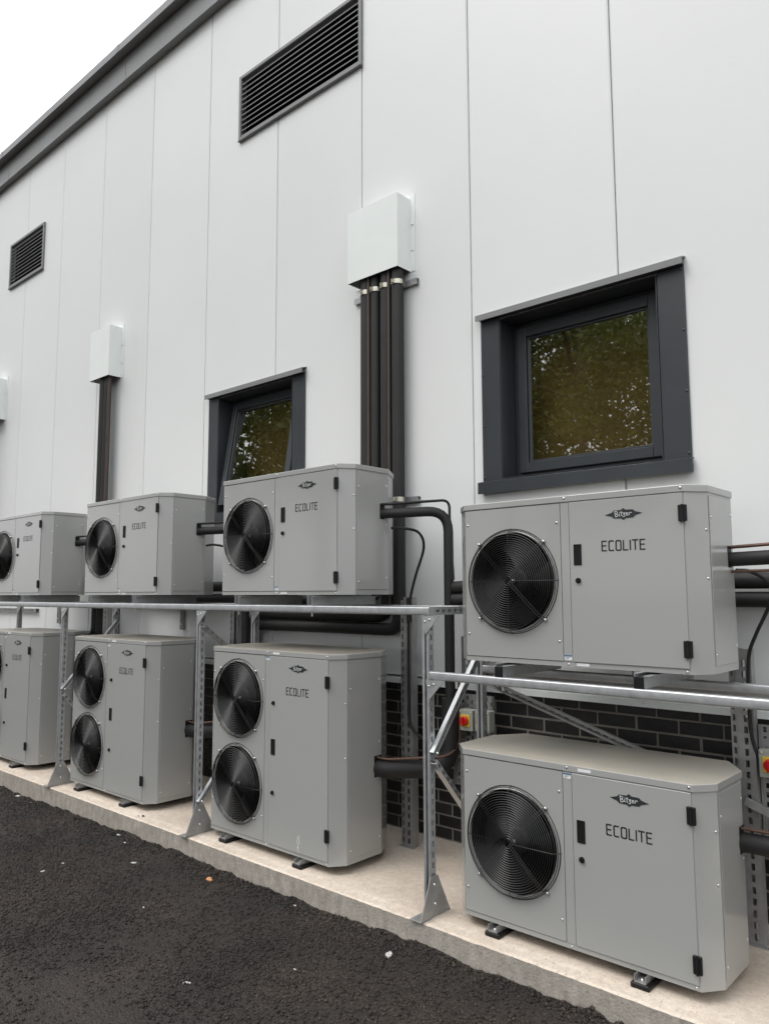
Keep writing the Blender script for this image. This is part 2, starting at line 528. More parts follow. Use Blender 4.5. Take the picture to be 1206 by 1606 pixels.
# ------------------------------------------------------------------ concrete plinth
PY = -1.013
xs = np.arange(-15.0, 3.001, 0.025)
prof = []
n1 = vnoise(xs, xs * 0 + 3.3, 11, 41) - 0.5; n2 = vnoise(xs, xs * 0 + 8.3, 45, 42) - 0.5
chip = np.clip(vnoise(xs, xs * 0 + 1.7, 6, 43) - 0.80, 0, 1) * 0.05
wob = n1 * 0.003 + n2 * 0.003; chip = chip * 0.5
m = MB(); vs = []
for i, x in enumerate(xs):
    vs += [(x, PY - 0.002 + wob[i] * 0.5, -0.45), (x, PY + wob[i] * 0.6, -0.010 - chip[i] - abs(n2[i]) * 0.006),
           (x, PY + 0.008 + abs(n1[i]) * 0.008 + chip[i], -0.004), (x, PY + 0.056 + n2[i] * 0.006, -0.0035), (x, PY + 0.085 + n2[i] * 0.006, 0.0), (x, 0.06, 0.0), (x, 0.06, -0.45)]
fs = []; mi = []
for i in range(len(xs) - 1):
    for k in range(7):
        a, b = i * 7 + k, i * 7 + (k + 1) % 7
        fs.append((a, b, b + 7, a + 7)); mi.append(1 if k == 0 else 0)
fs += [tuple(range(7)), tuple(range((len(xs) - 1) * 7, len(xs) * 7))]; mi += [1, 1]
m.v, m.f, m.mi = vs, fs, mi
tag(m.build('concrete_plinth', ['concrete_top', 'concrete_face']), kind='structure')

# ------------------------------------------------------------------ building
bld = thing('building', (-5, 0, 0), 'white panel-clad industrial building with dark eaves and black brick base', 'building')
bld.location = (0, 0, 0)
CLAD0, CLAD1 = 1.012, 7.30
OPEN = [(-2.605, -1.594, 2.26, 3.28), (-5.551, -4.569, 2.26, 3.28)]      # window openings
LOUV = [(-5.32, -3.80, 5.592, 6.205), (-10.225, -9.23, 5.565, 6.165)]
holes = OPEN + [(a + 0.02, b - 0.02, c + 0.02, d_ - 0.02) for a, b, c, d_ in LOUV]
joints = [0.155 - 0.9925 * 0, ]
JX = [2.18, 1.18, 0.185, -0.815, -1.816, -2.826, -3.815, -4.80, -5.79, -6.788, -7.786, -8.775, -9.745, -10.73, -11.72, -12.71, -13.7, -14.7]
G = 0.0035
def rects(x0, x1, z0, z1, hs):
    """split a rectangle around the holes"""
    hs = [h for h in hs if h[0] < x1 and h[1] > x0 and h[2] < z1 and h[3] > z0]
    zc = sorted({z0, z1} | {min(max(v, z0), z1) for h in hs for v in h[2:]})
    out = []
    for a, b in zip(zc, zc[1:]):
        if b - a < 1e-5: continue
        segs = [(x0, x1)]
        for h in hs:
            if h[2] < b - 1e-6 and h[3] > a + 1e-6:
                ns = []
                for s0, s1 in segs:
                    if h[0] > s0: ns.append((s0, min(s1, h[0])))
                    if h[1] < s1: ns.append((max(s0, h[1]), s1))
                segs = [q for q in ns if q[1] - q[0] > 1e-5]
        out += [(s0, s1, a, b) for s0, s1 in segs]
    return out
for x1, x0 in zip(JX, JX[1:]):
    m = MB()
    for a, b, c, d_ in rects(x0 + G, x1 - G, CLAD0, CLAD1, holes):
        # shallow rolled edge where the panel meets its neighbour
        l_ = 0.009 if abs(a - x0 - G) < 1e-6 else 0; r_ = 0.009 if abs(b - x1 + G) < 1e-6 else 0
        m.prism([(a, 0.05), (a, 0.006 if l_ else 0.0)] + ([(a + l_, 0.0)] if l_ else []) + ([(b - r_, 0.0)] if r_ else []) + [(b, 0.006 if r_ else 0.0), (b, 0.05)], c, d_)
    m.build('wall_panel', 'white_panel', bld)
m = MB()
for a, b, c, d_ in rects(-14.7, 2.18, 0.98, 7.3, holes): m.box((a, 0.0525, c), (b, 0.10, d_))
m.build('backing_sheet', 'joint_dark', bld)
# drip flashing under the cladding
m = MB()
m.prism([(-0.034, 0.962), (-0.031, 0.962), (-0.031, 0.996), (0.05, 0.9995), (0.05, 0.994), (-0.034, 0.9975 + 0.0)][::1], -14.7, 2.18, 'x')
m.build('drip_flashing', 'white_box', bld)
# eaves
ev = MB(); ev.prism([(-0.08, 7.075), (0.0, 7.075), (0.0, 7.345), (-0.08, 7.345)], -30, 6, 'x')
fa = ev.build('fascia', 'anthracite_light', bld)
g = MB(); g.prism([(-0.17, 7.35), (0.06, 7.348), (0.06, 7.36), (-0.158, 7.362), (-0.158, 7.425), (-0.142, 7.425), (-0.142, 7.432), (-0.17, 7.432)], -30, 6, 'x')
g.build('gutter', 'anthracite_light', bld)
for xj in (-4.3, -7.3, -10.3, -13.3):
    MB().box((xj - 0.003, -0.0825, 7.072), (xj + 0.05, -0.0805, 7.346)).box((xj - 0.003, -0.1725, 7.3505), (xj + 0.05, -0.1702, 7.434)).build('joint_cover', 'anthracite_light', bld)
# brick base
bw = MB().box((-14.7, 0.0405, -0.3), (2.18, 0.15, 0.99)).build('brick_wall', 'mortar', bld)
bm_ = MB().box((-0.1075, 0, 0), (0.1075, 0.03, 0.065)).mesh('brick', 'brick', bevel=0.003)
rest = MB()
nb = 0
for c in range(13):
    off = 0.1125 * (c % 2)
    k = 0
    x = -14.6 + off
    while x < 2.0:
        z = 0.008 + 0.075 * c
        vis = (-3.85 < x < -0.80)
        dx, dy = random.uniform(-.002, .002), random.uniform(-.0015, .002)
        xb = x - 0.045
        if vis and nb < 300:
            ob('brick', bm_, bw, (xb + dx, 0.0365 + dy, z), (0, 0, random.uniform(-.006, .006))); nb += 1
        else:
            rest.box((xb - 0.1075, 0.0365 + dy, z), (xb + 0.1075, 0.0665 + dy, z + 0.065))
        x += 0.225
tag(rest.build('brickwork', 'brick', bw), kind='stuff')

# windows
def window(x0, x1, z0, z1, tilt):
    """x0..x1, z0..z1: clear opening"""
    # 'window' itself is the fixed outer frame set back in the reveal
    yf = 0.15
    def ringbox(m, a, b, c, d_, w, ya, yb):
        m.box((a, ya, c), (a + w, yb, d_)); m.box((b - w, ya, c), (b, yb, d_))
        m.box((a + w, ya, c), (b - w, yb, c + w)); m.box((a + w, ya, d_ - w), (b - w, yb, d_))
    e_ = 0.0055
    m = MB(); ringbox(m, x0 + e_, x1 - e_, z0 + e_, z1 - e_, 0.047, yf, yf + 0.07)
    w = m.build('window', 'anthracite', bld, bevel=0.003)
    # reveal lining
    m = MB(); t = 0.004
    m.box((x0 + 0.001, -0.0115, z0 + 0.001), (x0 + 0.005, yf + .069, z1 - 0.001)); m.box((x1 - 0.005, -0.0115, z0 + 0.001), (x1 - 0.001, yf + .069, z1 - 0.001))
    m.box((x0 + 0.005, -0.0115, z1 - 0.005), (x1 - 0.005, yf + .069, z1 - 0.001)); m.box((x0 + 0.005, -0.0115, z0 + 0.001), (x1 - 0.005, yf + .069, z0 + 0.005))
    m.build('reveal', 'anthracite', w)
    for a, b in ((x0 - 0.141, x0 - 0.0045), (x1 + 0.0045, x1 + 0.150)):
        MB().box((a, -0.013, z0 - 0.03), (b, -0.001, z1 + 0.012)).build('jamb_trim', 'anthracite', w, bevel=0.002)
    # hood with drip lip
    m = MB(); a, b = x0 - 0.157, x1 + 0.158
    m.prism([(-0.052, z1 + 0.008), (-0.049, z1 + 0.008), (-0.049, z1 + 0.038), (-0.001, z1 + 0.058), (-0.001, z1 + 0.062), (-0.052, z1 + 0.046)], a, b, 'x')
    m.build('hood', 'anthracite_light', w)
    MB().box((x0 - 0.14, -0.045, z1 + 0.0125), (x1 + 0.149, -0.001, z1 + 0.032)).build('hood_packer', 'anthracite', w)
    # sill
    m = MB()
    m.prism([(-0.045, z0 - 0.085), (-0.041, z0 - 0.085), (-0.041, z0 - 0.02), (-0.0135, z0 - 0.0145), (-0.0135, z0 - 0.0045), (-0.045, z0 - 0.013)], x0 - 0.16, x1 + 0.16, 'x')
    m.box((x0 - 0.152, -0.0405, z0 - 0.078), (x1 + 0.152, -0.001, z0 - 0.035))
    m.build('sill', 'anthracite', w)
    for sx, ns in ((x0 - 0.128, 4), (x1 + 0.138, 4)):
        for k in range(ns):
            z = z0 + 0.02 + (z1 - z0 - 0.03) * k / (ns - 1)
            ob('screw', SCREW_B, w, (sx, -0.013, z))
    # sash and pane
    sx0, sx1, sz0, sz1 = x0 + 0.045, x1 - 0.045, z0 + 0.045, z1 - 0.045
    m = MB(); ringbox(m, 0, sx1 - sx0, -(sz1 - sz0), 0, 0.062, -0.030, 0.022)
    m2 = MB(); ringbox(m2, 0.0625, sx1 - sx0 - 0.0625, -(sz1 - sz0) + 0.0625, -0.0625, 0.014, -0.014, 0.015)
    m.v += [] ; m.add(m2.v, m2.f)
    s = m.build('sash', 'anthracite', w, bevel=0.003)
    s.location = (sx0, yf + (0.0 if tilt == 0 else -0.005), sz1); s.rotation_euler = (tilt, 0, 0)
    p = MB().box((0.07, -0.001, -(sz1 - sz0) + 0.07), (sx1 - sx0 - 0.07, 0.003, -0.07)).build('pane', 'glass', w)
    p.location = s.location; p.rotation_euler = s.rotation_euler
    # what can be seen of the room: a drawn blind and dark linings
    m = MB(); yb = 0.75
    m.box((x0 - 0.25, yb, z0 - 0.3), (x1 + 0.25, yb + 0.02, z1 + 0.25)); m.box((x0 - 0.27, 0.2225, z0 - 0.3), (x0 - 0.25, yb, z1 + 0.25)); m.box((x1 + 0.25, 0.2225, z0 - 0.3), (x1 + 0.27, yb, z1 + 0.25))
    m.box((x0 - 0.27, 0.2225, z0 - 0.32), (x1 + 0.27, yb, z0 - 0.3)); m.box((x0 - 0.27, 0.2225, z1 + 0.25), (x1 + 0.27, yb, z1 + 0.27))
    m.box((x0 - 0.27, 0.105, z0 - 0.32), (x0 - 0.005, 0.222, z1 + 0.27)); m.box((x1 + 0.005, 0.105, z0 - 0.32), (x1 + 0.27, 0.222, z1 + 0.27))
    m.box((x0 - 0.005, 0.105, z1 + 0.005), (x1 + 0.005, 0.222, z1 + 0.27)); m.box((x0 - 0.005, 0.105, z0 - 0.32), (x1 + 0.005, 0.222, z0 - 0.005))
    m.build('room_lining', 'room', w)
    MB().box((x0 + 0.02, 0.30, z0 - 0.05), (x1 + 0.04, 0.305, z1 - 0.06)).build('blind', 'blind', w)
    return w

def dome(r, h, n=10, hexa=False):
    m = MB(); vs = [(0, -h, 0)]; fs = []
    rings = ((0.55, 0.85), (0.9, 0.45), (1.0, 0.0))
    for q, (a, b) in enumerate(rings):
        vs += [(r * a * math.cos(2 * math.pi * k / n), -h * b, r * a * math.sin(2 * math.pi * k / n)) for k in range(n)]
    for k in range(n): fs.append((0, 1 + k, 1 + (k + 1) % n))
    for q in range(2):
        for k in range(n): fs.append((1 + q * n + k, 1 + (q + 1) * n + k, 1 + (q + 1) * n + (k + 1) % n, 1 + q * n + (k + 1) % n))
    fs.append(tuple(1 + 2 * n + k for k in range(n)))
    return m.add(vs, fs)
SCREW = dome(0.006, 0.004).mesh('screw', 'steel', smooth=True)
SCREW_B = dome(0.008, 0.005).mesh('screw', 'anthracite', smooth=True)
SCREW_W = dome(0.009, 0.008).mesh('screw', 'steel', smooth=True)
window(*OPEN[0], 0.0)
window(*OPEN[1], R(-9.0))

# louvres
for x0, x1, z0, z1 in LOUV:
    m = MB(); w = 0.030
    m.box((x0, -0.022, z0), (x0 + w, 0.012, z1)); m.box((x1 - w, -0.022, z0), (x1, 0.012, z1))
    m.box((x0 + w, -0.022, z1 - w), (x1 - w, 0.012, z1)); m.box((x0 + w, -0.022, z0), (x1 - w, 0.012, z0 + w))
    m.box((x0 - 0.002, -0.030, z0 - 0.009), (x1 + 0.002, -0.001, z0 - 0.0015))
    lv = m.build('louvre', 'louvre_metal', bld, bevel=0.002)
    MB().box((x0 + 0.022, 0.085, z0 + 0.022), (x1 - 0.022, 0.09, z1 - 0.022)).build('insect_screen', 'void', lv)
    n = 11
    pitch = (z1 - z0 - 2 * w - 0.015) / n
    sm = MB(); L = x1 - x0 - 2 * w - 0.002
    # sloping weather blade with a turned-down front lip
    sm.prism([(0.0, -0.0065), (0.0022, -0.0065), (0.0022, 0.0), (0.064, 0.060), (0.063, 0.0615), (0.0, 0.0015)], 0, L, 'x')
    sme = sm.mesh('blade', 'louvre_metal')
    for k in range(n):
        ob('blade', sme, lv, (x0 + w + 0.001, -0.012, z0 + w + 0.014 + pitch * k))
for x, z in ((-4.99, 5.50),):
    pass

# ------------------------------------------------------------------ condensing units
YF_LOW, YF_UP = -0.90, -0.87
FAN_R = 0.229
DEP = 0.525
FOOT = [(0, 0), (1.098, 0), (1.160, 0.08), (1.160, 0.368), (1.058, DEP), (0.028, DEP), (-0.078, 0.368), (-0.078, 0.08)]

def circ(cx, cz, r, n=48, y=0.0):
    return [(cx + r * math.cos(2 * math.pi * k / n), y, cz + r * math.sin(2 * math.pi * k / n)) for k in range(n)]
def holed_cell(m, x0, x1, z0, z1, cx, cz, r, y0, t, n=48):
    """front plate cell with a round hole; plate from y0 to y0+t"""
    inner = circ(cx, cz, r, n)
    outer = []
    for (x, _, z) in inner:
        dx, dz = x - cx, z - cz
        sx = ((x1 - cx) / dx if dx > 0 else (x0 - cx) / dx) if abs(dx) > 1e-9 else 1e9
        sz = ((z1 - cz) / dz if dz > 0 else (z0 - cz) / dz) if abs(dz) > 1e-9 else 1e9
        s_ = min(sx, sz); outer.append((cx + dx * s_, 0, cz + dz * s_))
    # snap the nearest outer points to the corners
    for X in (x0, x1):
        for Z in (z0, z1):
            k = min(range(n), key=lambda i: (outer[i][0] - X) ** 2 + (outer[i][2] - Z) ** 2)
            outer[k] = (X, 0, Z)
    vs = [(p[0], y0, p[2]) for p in inner] + [(p[0], y0, p[2]) for p in outer] + [(p[0], y0 + t, p[2]) for p in inner]
    fs = []
    for k in range(n):
        j = (k + 1) % n
        fs.append((k, j, n + j, n + k)); fs.append((k, 2 * n + k, 2 * n + j, j))
    m.add(vs, fs)

def ring(m, cx, cz, y, R_, r, n=56, sides=5):
    vs = []; fs = []
    for i in range(n):
        a = 2 * math.pi * i / n
        for k in range(sides):
            b = 2 * math.pi * k / sides
            rr = R_ + r * math.cos(b)
            vs.append((cx + rr * math.cos(a), y + r * math.sin(b), cz + rr * math.sin(a)))
    for i in range(n):
        for k in range(sides):
            fs.append((i * sides + k, i * sides + (k + 1) % sides, ((i + 1) % n) * sides + (k + 1) % sides, ((i + 1) % n) * sides + k))
    m.add(vs, fs)

def guard_mesh():
    m = MB()
    for R_, y in ((0.246, -0.004), (0.240, -0.016), (0.232, -0.028)):
        ring(m, 0, 0, y, R_, 0.0020, 64, 5)
    k = 0
    R_ = 0.222
    while R_ > 0.012:
        ring(m, 0, 0, -0.036 - 0.006 * (1 - (R_ / 0.22) ** 2), R_, 0.0021, 56 if R_ > 0.08 else 28, 4)
        R_ -= 0.0105
    def yy(r): return -0.0335 - 0.006 * (1 - (r / 0.22) ** 2)
    for a in (45, 135, 225, 315):
        for o in (-0.006, 0.006):
            if a in (45, 225) and False: continue
            c, s_ = math.cos(R(a)), math.sin(R(a))
            pts = [(r * c - o * s_, yy(r), r * s_ + o * c) for r in (0.004, 0.11, 0.222)] + [(0.236 * c - o * s_, -0.02, 0.236 * s_ + o * c), (0.252 * c - o * s_, -0.003, 0.252 * s_ + o * c)]
            m.tube(pts, 0.0022, 5)
    for a in (0, 90, 180, 270):
        c, s_ = math.cos(R(a)), math.sin(R(a))
        m.tube([(r * c, yy(r), r * s_) for r in (0.02, 0.11, 0.222)] + [(0.236 * c, -0.022, 0.236 * s_), (0.249 * c, -0.003, 0.249 * s_)], 0.002, 5)
    return m.mesh('fan_guard', 'wire_black', smooth=True)
GUARD = guard_mesh()
def lug_mesh():
    m = MB(); m.tube([(0, 0, 0), (0, -0.010, 0)], 0.0075, 10); d2 = dome(0.0075, 0.005); d2.v = [(x, y - 0.010, z) for x, y, z in d2.v]; m.add(d2.v, d2.f)
    return m.mesh('guard_bolt', 'steel', smooth=True)
LUG = lug_mesh()
def blade_mesh():
    m = MB(); vs = []; nr, na = 8, 9
    for i in range(nr):
        r = 0.055 + (0.208 - 0.055) * i / (nr - 1)
        w = 0.56 + 0.34 * math.sin(math.pi * min(1, (i + 0.6) / nr) * 0.75)
        lead = 0.30 * (i / (nr - 1)) ** 1.4
        for k in range(na):
            t = k / (na - 1)
            a = lead + (t - 0.5) * w * 1.15
            rr = r - (0.025 * (2 * t - 1) ** 2 if i == nr - 1 else 0)
            y = 0.075 - (t - 0.5) * 0.085 * (1 - 0.35 * i / nr) + 0.012 * (2 * t - 1) ** 2
            vs.append((rr * math.cos(a), y, rr * math.sin(a)))
    N = len(vs)
    vs2 = vs + [(x, y + 0.004, z) for x, y, z in vs]
    fs = []
    for i in range(nr - 1):
        for k in range(na - 1):
            a = i * na + k
            fs.append((a, a + 1, a + na + 1, a + na)); fs.append((a + N, a + na + N, a + na + 1 + N, a + 1 + N))
    edge = [k for k in range(na)] + [i * na + na - 1 for i in range(1, nr)] + [(nr - 1) * na + k for k in range(na - 2, -1, -1)] + [i * na for i in range(nr - 2, 0, -1)]
    for a, b in zip(edge, edge[1:] + edge[:1]): fs.append((a, b, b + N, a + N))
    m.add(vs2, fs)
    return m.mesh('blade', 'blade', smooth=True)
BLADE = blade_mesh()
def hub_mesh():
    m = MB()
    m.tube([(0, 0.028, 0), (0, 0.04, 0), (0, 0.115, 0), (0, 0.15, 0)], [0.046, 0.060, 0.060, 0.058], 24)
    m.tube([(0, 0.010, 0), (0, 0.0279, 0)], 0.010, 12)
    return m.mesh('fan', 'black_plastic', smooth=True)
HUB = hub_mesh()
SHAFT = dome(0.011, 0.012, 12).mesh('shaft_end', 'steel', smooth=True)
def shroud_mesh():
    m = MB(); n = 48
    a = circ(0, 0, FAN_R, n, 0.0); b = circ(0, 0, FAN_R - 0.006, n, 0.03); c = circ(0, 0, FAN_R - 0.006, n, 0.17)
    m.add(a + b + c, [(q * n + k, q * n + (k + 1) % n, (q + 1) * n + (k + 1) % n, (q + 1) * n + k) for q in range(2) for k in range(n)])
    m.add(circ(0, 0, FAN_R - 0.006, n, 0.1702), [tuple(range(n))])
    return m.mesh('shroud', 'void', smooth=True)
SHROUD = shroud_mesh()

def stroke_mb(m, pts, w, y=0.0, closed=False):
    """flat printed stroke in the xz plane"""
    h = w / 2
    P = pts + ([pts[0]] if closed else [])
    for (x0, z0), (x1, z1) in zip(P, P[1:]):
        L = math.hypot(x1 - x0, z1 - z0)
        if L < 1e-9: continue
        ux, uz = (x1 - x0) / L, (z1 - z0) / L
        nx_, nz_ = -uz * h, ux * h
        ex, ez = ux * h * 0.4, uz * h * 0.4
        m.add([(x0 - ex + nx_, y, z0 - ez + nz_), (x0 - ex - nx_, y, z0 - ez - nz_), (x1 + ex - nx_, y, z1 + ez - nz_), (x1 + ex + nx_, y, z1 + ez + nz_)], [(0, 1, 2, 3)])
def arc(cx, cz, r, a0, a1, n=5):
    return [(cx + r * math.cos(R(a0 + (a1 - a0) * k / n)), cz + r * math.sin(R(a0 + (a1 - a0) * k / n))) for k in range(n + 1)]
def letters_mesh():
    m = MB(); H, W, w = 0.041, 0.0205, 0.0062; r = 0.006
    x = 0.0
    for ch in 'ECOLITE':
        if ch == 'E':
            stroke_mb(m, [(x + W, H), (x, H), (x, 0), (x + W, 0)], w); stroke_mb(m, [(x, H * .52), (x + W * .88, H * .52)], w); ad = W
        elif ch == 'C':
            stroke_mb(m, [(x + W, H)] + arc(x + r, H - r, r, 90, 180) + arc(x + r, r, r, 180, 270) + [(x + W, 0)], w); ad = W
        elif ch == 'O':
            stroke_mb(m, arc(x + W - r + .001, H - r, r, 0, 90) + arc(x + r, H - r, r, 90, 180) + arc(x + r, r, r, 180, 270) + arc(x + W - r + .001, r, r, 270, 360), w, closed=True); ad = W + .001
        elif ch == 'L':
            stroke_mb(m, [(x, H), (x, 0), (x + W * .92, 0)], w); ad = W * .92
        elif ch == 'I':
            stroke_mb(m, [(x, H), (x, 0)], w); ad = 0.0
        elif ch == 'T':
            stroke_mb(m, [(x - .002, H), (x + W + .002, H)], w); stroke_mb(m, [(x + W / 2, H), (x + W / 2, 0)], w); ad = W
        x += ad + 0.0112
    wd = x - 0.0112
    k = 0.193 / wd
    m.v = [((a - wd / 2) * k, b, c - H / 2) for a, b, c in m.v]
    return m.mesh('model_lettering', 'print_dark')
LETTERS = letters_mesh()
def emblem_meshes():
    # dark lozenge plaque with notched ends and a handwritten wordmark
    half = [(0.083, 0.0), (0.052, 0.0085), (0.043, 0.017), (0.012, 0.0175), (0.007, 0.020), (0.0, 0.0255)]
    up = half + [(-x, z) for x, z in half[-2::-1]]
    poly = up + [(x, -z) for x, z in up[-2:0:-1]]
    m = MB(); m.prism(poly, 0, -0.002, 'y')
    plaque = m.mesh('emblem', 'emblem_dark')
    s = MB(); w = 0.0026
    def st(p): stroke_mb(s, [((x + 2) * 0.00122, z * 0.00105) for x, z in p], w)
    st([(-33, 11), (-31, -10)]); st([(-35, 11), (-27, 12), (-23, 8), (-25, 3), (-31, 1), (-24, -1), (-21, -6), (-25, -10), (-31, -10)])   # B
    st([(-17, 3), (-17, -7), (-14, -8)]); st([(-16.5, 7.5), (-16, 8.5)])                                                                     # i
    st([(-8, 11), (-9, -6), (-5, -8)]); st([(-13, 5), (-4, 6)])                                                                              # t
    st([(-2, 3), (6, 4), (-1, -3), (5, -5), (3, -11), (-3, -12)])                                                                            # z
    st([(9, -2), (15, 0), (14, 4), (10, 3), (9, -4), (12, -7), (17, -5)])                                                                    # e
    st([(20, 4), (20, -6)]); st([(20, 1), (24, 4), (29, 3)])                                                                                 # r
    return plaque, s.mesh('wordmark', 'print_light')
EMBLEM, WORDMARK = emblem_meshes()

def hinge_mesh():
    m = MB(); m.box((-0.0175, -0.012, -0.034), (0.0175, 0, 0.034)); 
    return m.mesh('hinge', 'black_plastic', bevel=0.0025)
HINGE = hinge_mesh()
def hinge_pin():
    m = MB(); m.tube([(0, -0.0125, -0.0355), (0, -0.0125, 0.0355)], 0.0045, 8); return m.mesh('hinge_pin', 'black_plastic', smooth=True)
PIN = hinge_pin()
def latch_mesh():
    m = MB(); w, h = 0.0185, 0.0465
    # shallow recessed pull: rim frame and dark floor
    m.box((-w, -0.003, -h), (-w + 0.003, 0, h)); m.box((w - 0.003, -0.003, -h), (w, 0, h))
    m.box((-w + 0.003, -0.003, h - 0.003), (w - 0.003, 0, h)); m.box((-w + 0.003, -0.003, -h), (w - 0.003, 0, -h + 0.009))
    m.box((-w + 0.003, -0.0006, -h + 0.009), (w - 0.003, 0, h - 0.003))
    return m.mesh('latch', 'black_plastic')
LATCH = latch_mesh()
def knob_mesh():
    m = MB(); m.tube([(0, 0, 0), (0, -0.005, 0)], 0.0125, 14); m.tube([(0, -0.005, 0), (0, -0.011, 0)], 0.009, 14)
    m.box((-0.0015, -0.0118, -0.006), (0.0015, -0.011, 0.006)); m.box((0.005, -0.010, -0.006), (0.0135, -0.004, 0.001))
    return m.mesh('lock', 'black_plastic', smooth=True)
KNOB = knob_mesh()

def unit_parts(H, double):
    """mesh data of every fixed part of one size of unit (shared by all units of that size)"""
    P = {}
    capH = 0.030
    # cabinet: chamfered shell, front left bay open behind the fan panel
    m = MB(); n = len(FOOT); z0, z1 = 0.0, H - capH + 0.004
    vs = [(x, y, z0) for x, y in FOOT] + [(x, y, z1) for x, y in FOOT]
    fs = [(i, (i + 1) % n, n + (i + 1) % n, n + i) for i in range(1, n)] + [tuple(range(n))[::-1], tuple(range(n, 2 * n))]
    m.add(vs, fs)
    # front: bottom rail, mid post, right-hand return behind the door
    m.add([(0, 0, 0), (1.098, 0, 0), (1.098, 0, 0.021), (0, 0, 0.021)], [(0, 1, 2, 3)])
    m.add([(0.533, 0, 0.021), (1.098, 0, 0.021), (1.098, 0, z1), (0.533, 0, z1)], [(0, 1, 2, 3)])
    P['cabinet'] = m.mesh('cabinet', 'paint_grey')
    m = MB(); e = 0.006
    cap = [(0 - .002, -e), (1.10, -e), (1.160 + e, 0.078), (1.160 + e, 0.371), (1.061, DEP + e), (0.025, DEP + e), (-0.078 - e, 0.371), (-0.078 - e, 0.078)]
    m.prism(cap, H - capH, H)
    P['top_cover'] = m.mesh('top_cover', ['paint_grey', 'paint_grey_top'], bevel=0.003, seg=2)
    for p in P['top_cover'].polygons:
        if p.normal.z > 0.9: p.material_index = 1
    # fan panel
    m = MB(); fz = [0.383] if not double else [0.3225, 0.85]
    zb, zt = 0.024, H - capH - 0.003
    x0, x1 = 0.004, 0.532
    if double:
        zm = (fz[0] + fz[1]) / 2
        holed_cell(m, x0, x1, zb, zm, 0.270, fz[0], FAN_R, -0.0035, 0.0035); holed_cell(m, x0, x1, zm, zt, 0.270, fz[1], FAN_R, -0.0035, 0.0035)
    else:
        holed_cell(m, x0, x1, zb, zt, 0.270, fz[0], FAN_R, -0.0035, 0.0035)
    for a, b in (((x0, zb), (x1, zb)), ((x1, zb), (x1, zt)), ((x1, zt), (x0, zt)), ((x0, zt), (x0, zb))):
        m.add([(a[0], -.0035, a[1]), (b[0], -.0035, b[1]), (b[0], 0.002, b[1]), (a[0], 0.002, a[1])], [(0, 1, 2, 3)])
    # rolled lip round each opening
    for z in fz:
        for q, (ra, ya, rb, yb) in enumerate(((FAN_R, 0.01, FAN_R, -0.006), (FAN_R, -0.006, FAN_R + 0.003, -0.006), (FAN_R + 0.003, -0.006, FAN_R + 0.006, -0.0036))):
            nn = 48; A = circ(0.27, z, ra, nn, ya); B = circ(0.27, z, rb, nn, yb)
            m.add(A + B, [(k, (k + 1) % nn, nn + (k + 1) % nn, nn + k) for k in range(nn)])
    P['fan_panel'] = m.mesh('fan_panel', 'paint_grey')
    P['centre_post'] = MB().box((0.5345, -0.0025, 0.0225), (0.5765, 0.0, zt)).mesh('centre_post', 'paint_grey', bevel=0.001)
    P['door'] = MB().box((0.5795, -0.006, 0.0225), (1.0915, -0.0003, zt)).mesh('door', 'paint_grey', bevel=0.0018)
    P['side_panel'] = MB().box((1.1601, 0.092, 0.03), (1.1635, 0.358, zt - 0.008)).mesh('side_panel', 'paint_grey', bevel=0.0012)
    P['fz'] = fz; P['H'] = H; P['zt'] = zt; P['double'] = double
    return P
SMALL = unit_parts(0.765, False)
TALL = unit_parts(1.162, True)

def foot_meshes():
    m = MB(); m.box((-0.039, -0.042, 0), (0.039, 0.12, 0.021)); rub = m.mesh('foot', 'black_plastic', bevel=0.004)
    c = MB(); c.box((-0.024, -0.036, 0.0215), (0.024, 0.48, 0.026)); c.box((-0.024, -0.036, 0.026), (-0.021, 0.48, 0.0495)); c.box((0.021, -0.036, 0.026), (0.024, 0.48, 0.0495))
    return rub, c.mesh('foot_rail', 'galvanised_dull')
FOOT_R, FOOT_C = foot_meshes()
SHADE_BLOCK = MB().prism([(0.20, 0.10), (0.84, 0.10), (0.84, 0.45), (0.20, 0.45)], -0.030, -0.0005).prism([(0.90, 0.10), (1.03, 0.10), (1.06, 0.13), (1.06, 0.33), (1.0, 0.45), (0.90, 0.45)], -0.030, -0.0005).prism([(0.05, 0.10), (0.14, 0.10), (0.14, 0.45), (0.07, 0.45), (0.0, 0.33), (0.0, 0.13)], -0.030, -0.0005).mesh('shade_block', 'black_plastic')  # black blocks added below floor-standing cabinets to deepen the shade in the gap
STK_W = MB().box((-0.018, -0.0008, -0.011), (0.018, 0, 0.011)).mesh('sticker', 'sticker_white')
STK_B = MB().box((-0.018, -0.0012, 0.0045), (0.018, -0.00085, 0.011)).mesh('sticker_band', 'sticker_blue')
STK_L = MB().box((-0.030, -0.0008, -0.006), (0.030, 0, 0.006)).mesh('sticker', 'sticker_white')
def line_mesh():
    m = MB()
    for k, z in enumerate((0.001, -0.003, -0.007)): m.box((-0.014, -0.0011, z - 0.0007), (0.012 - 0.006 * k, -0.00085, z + 0.0007))
    return m.mesh('print', 'print_dark')
STK_P = line_mesh()

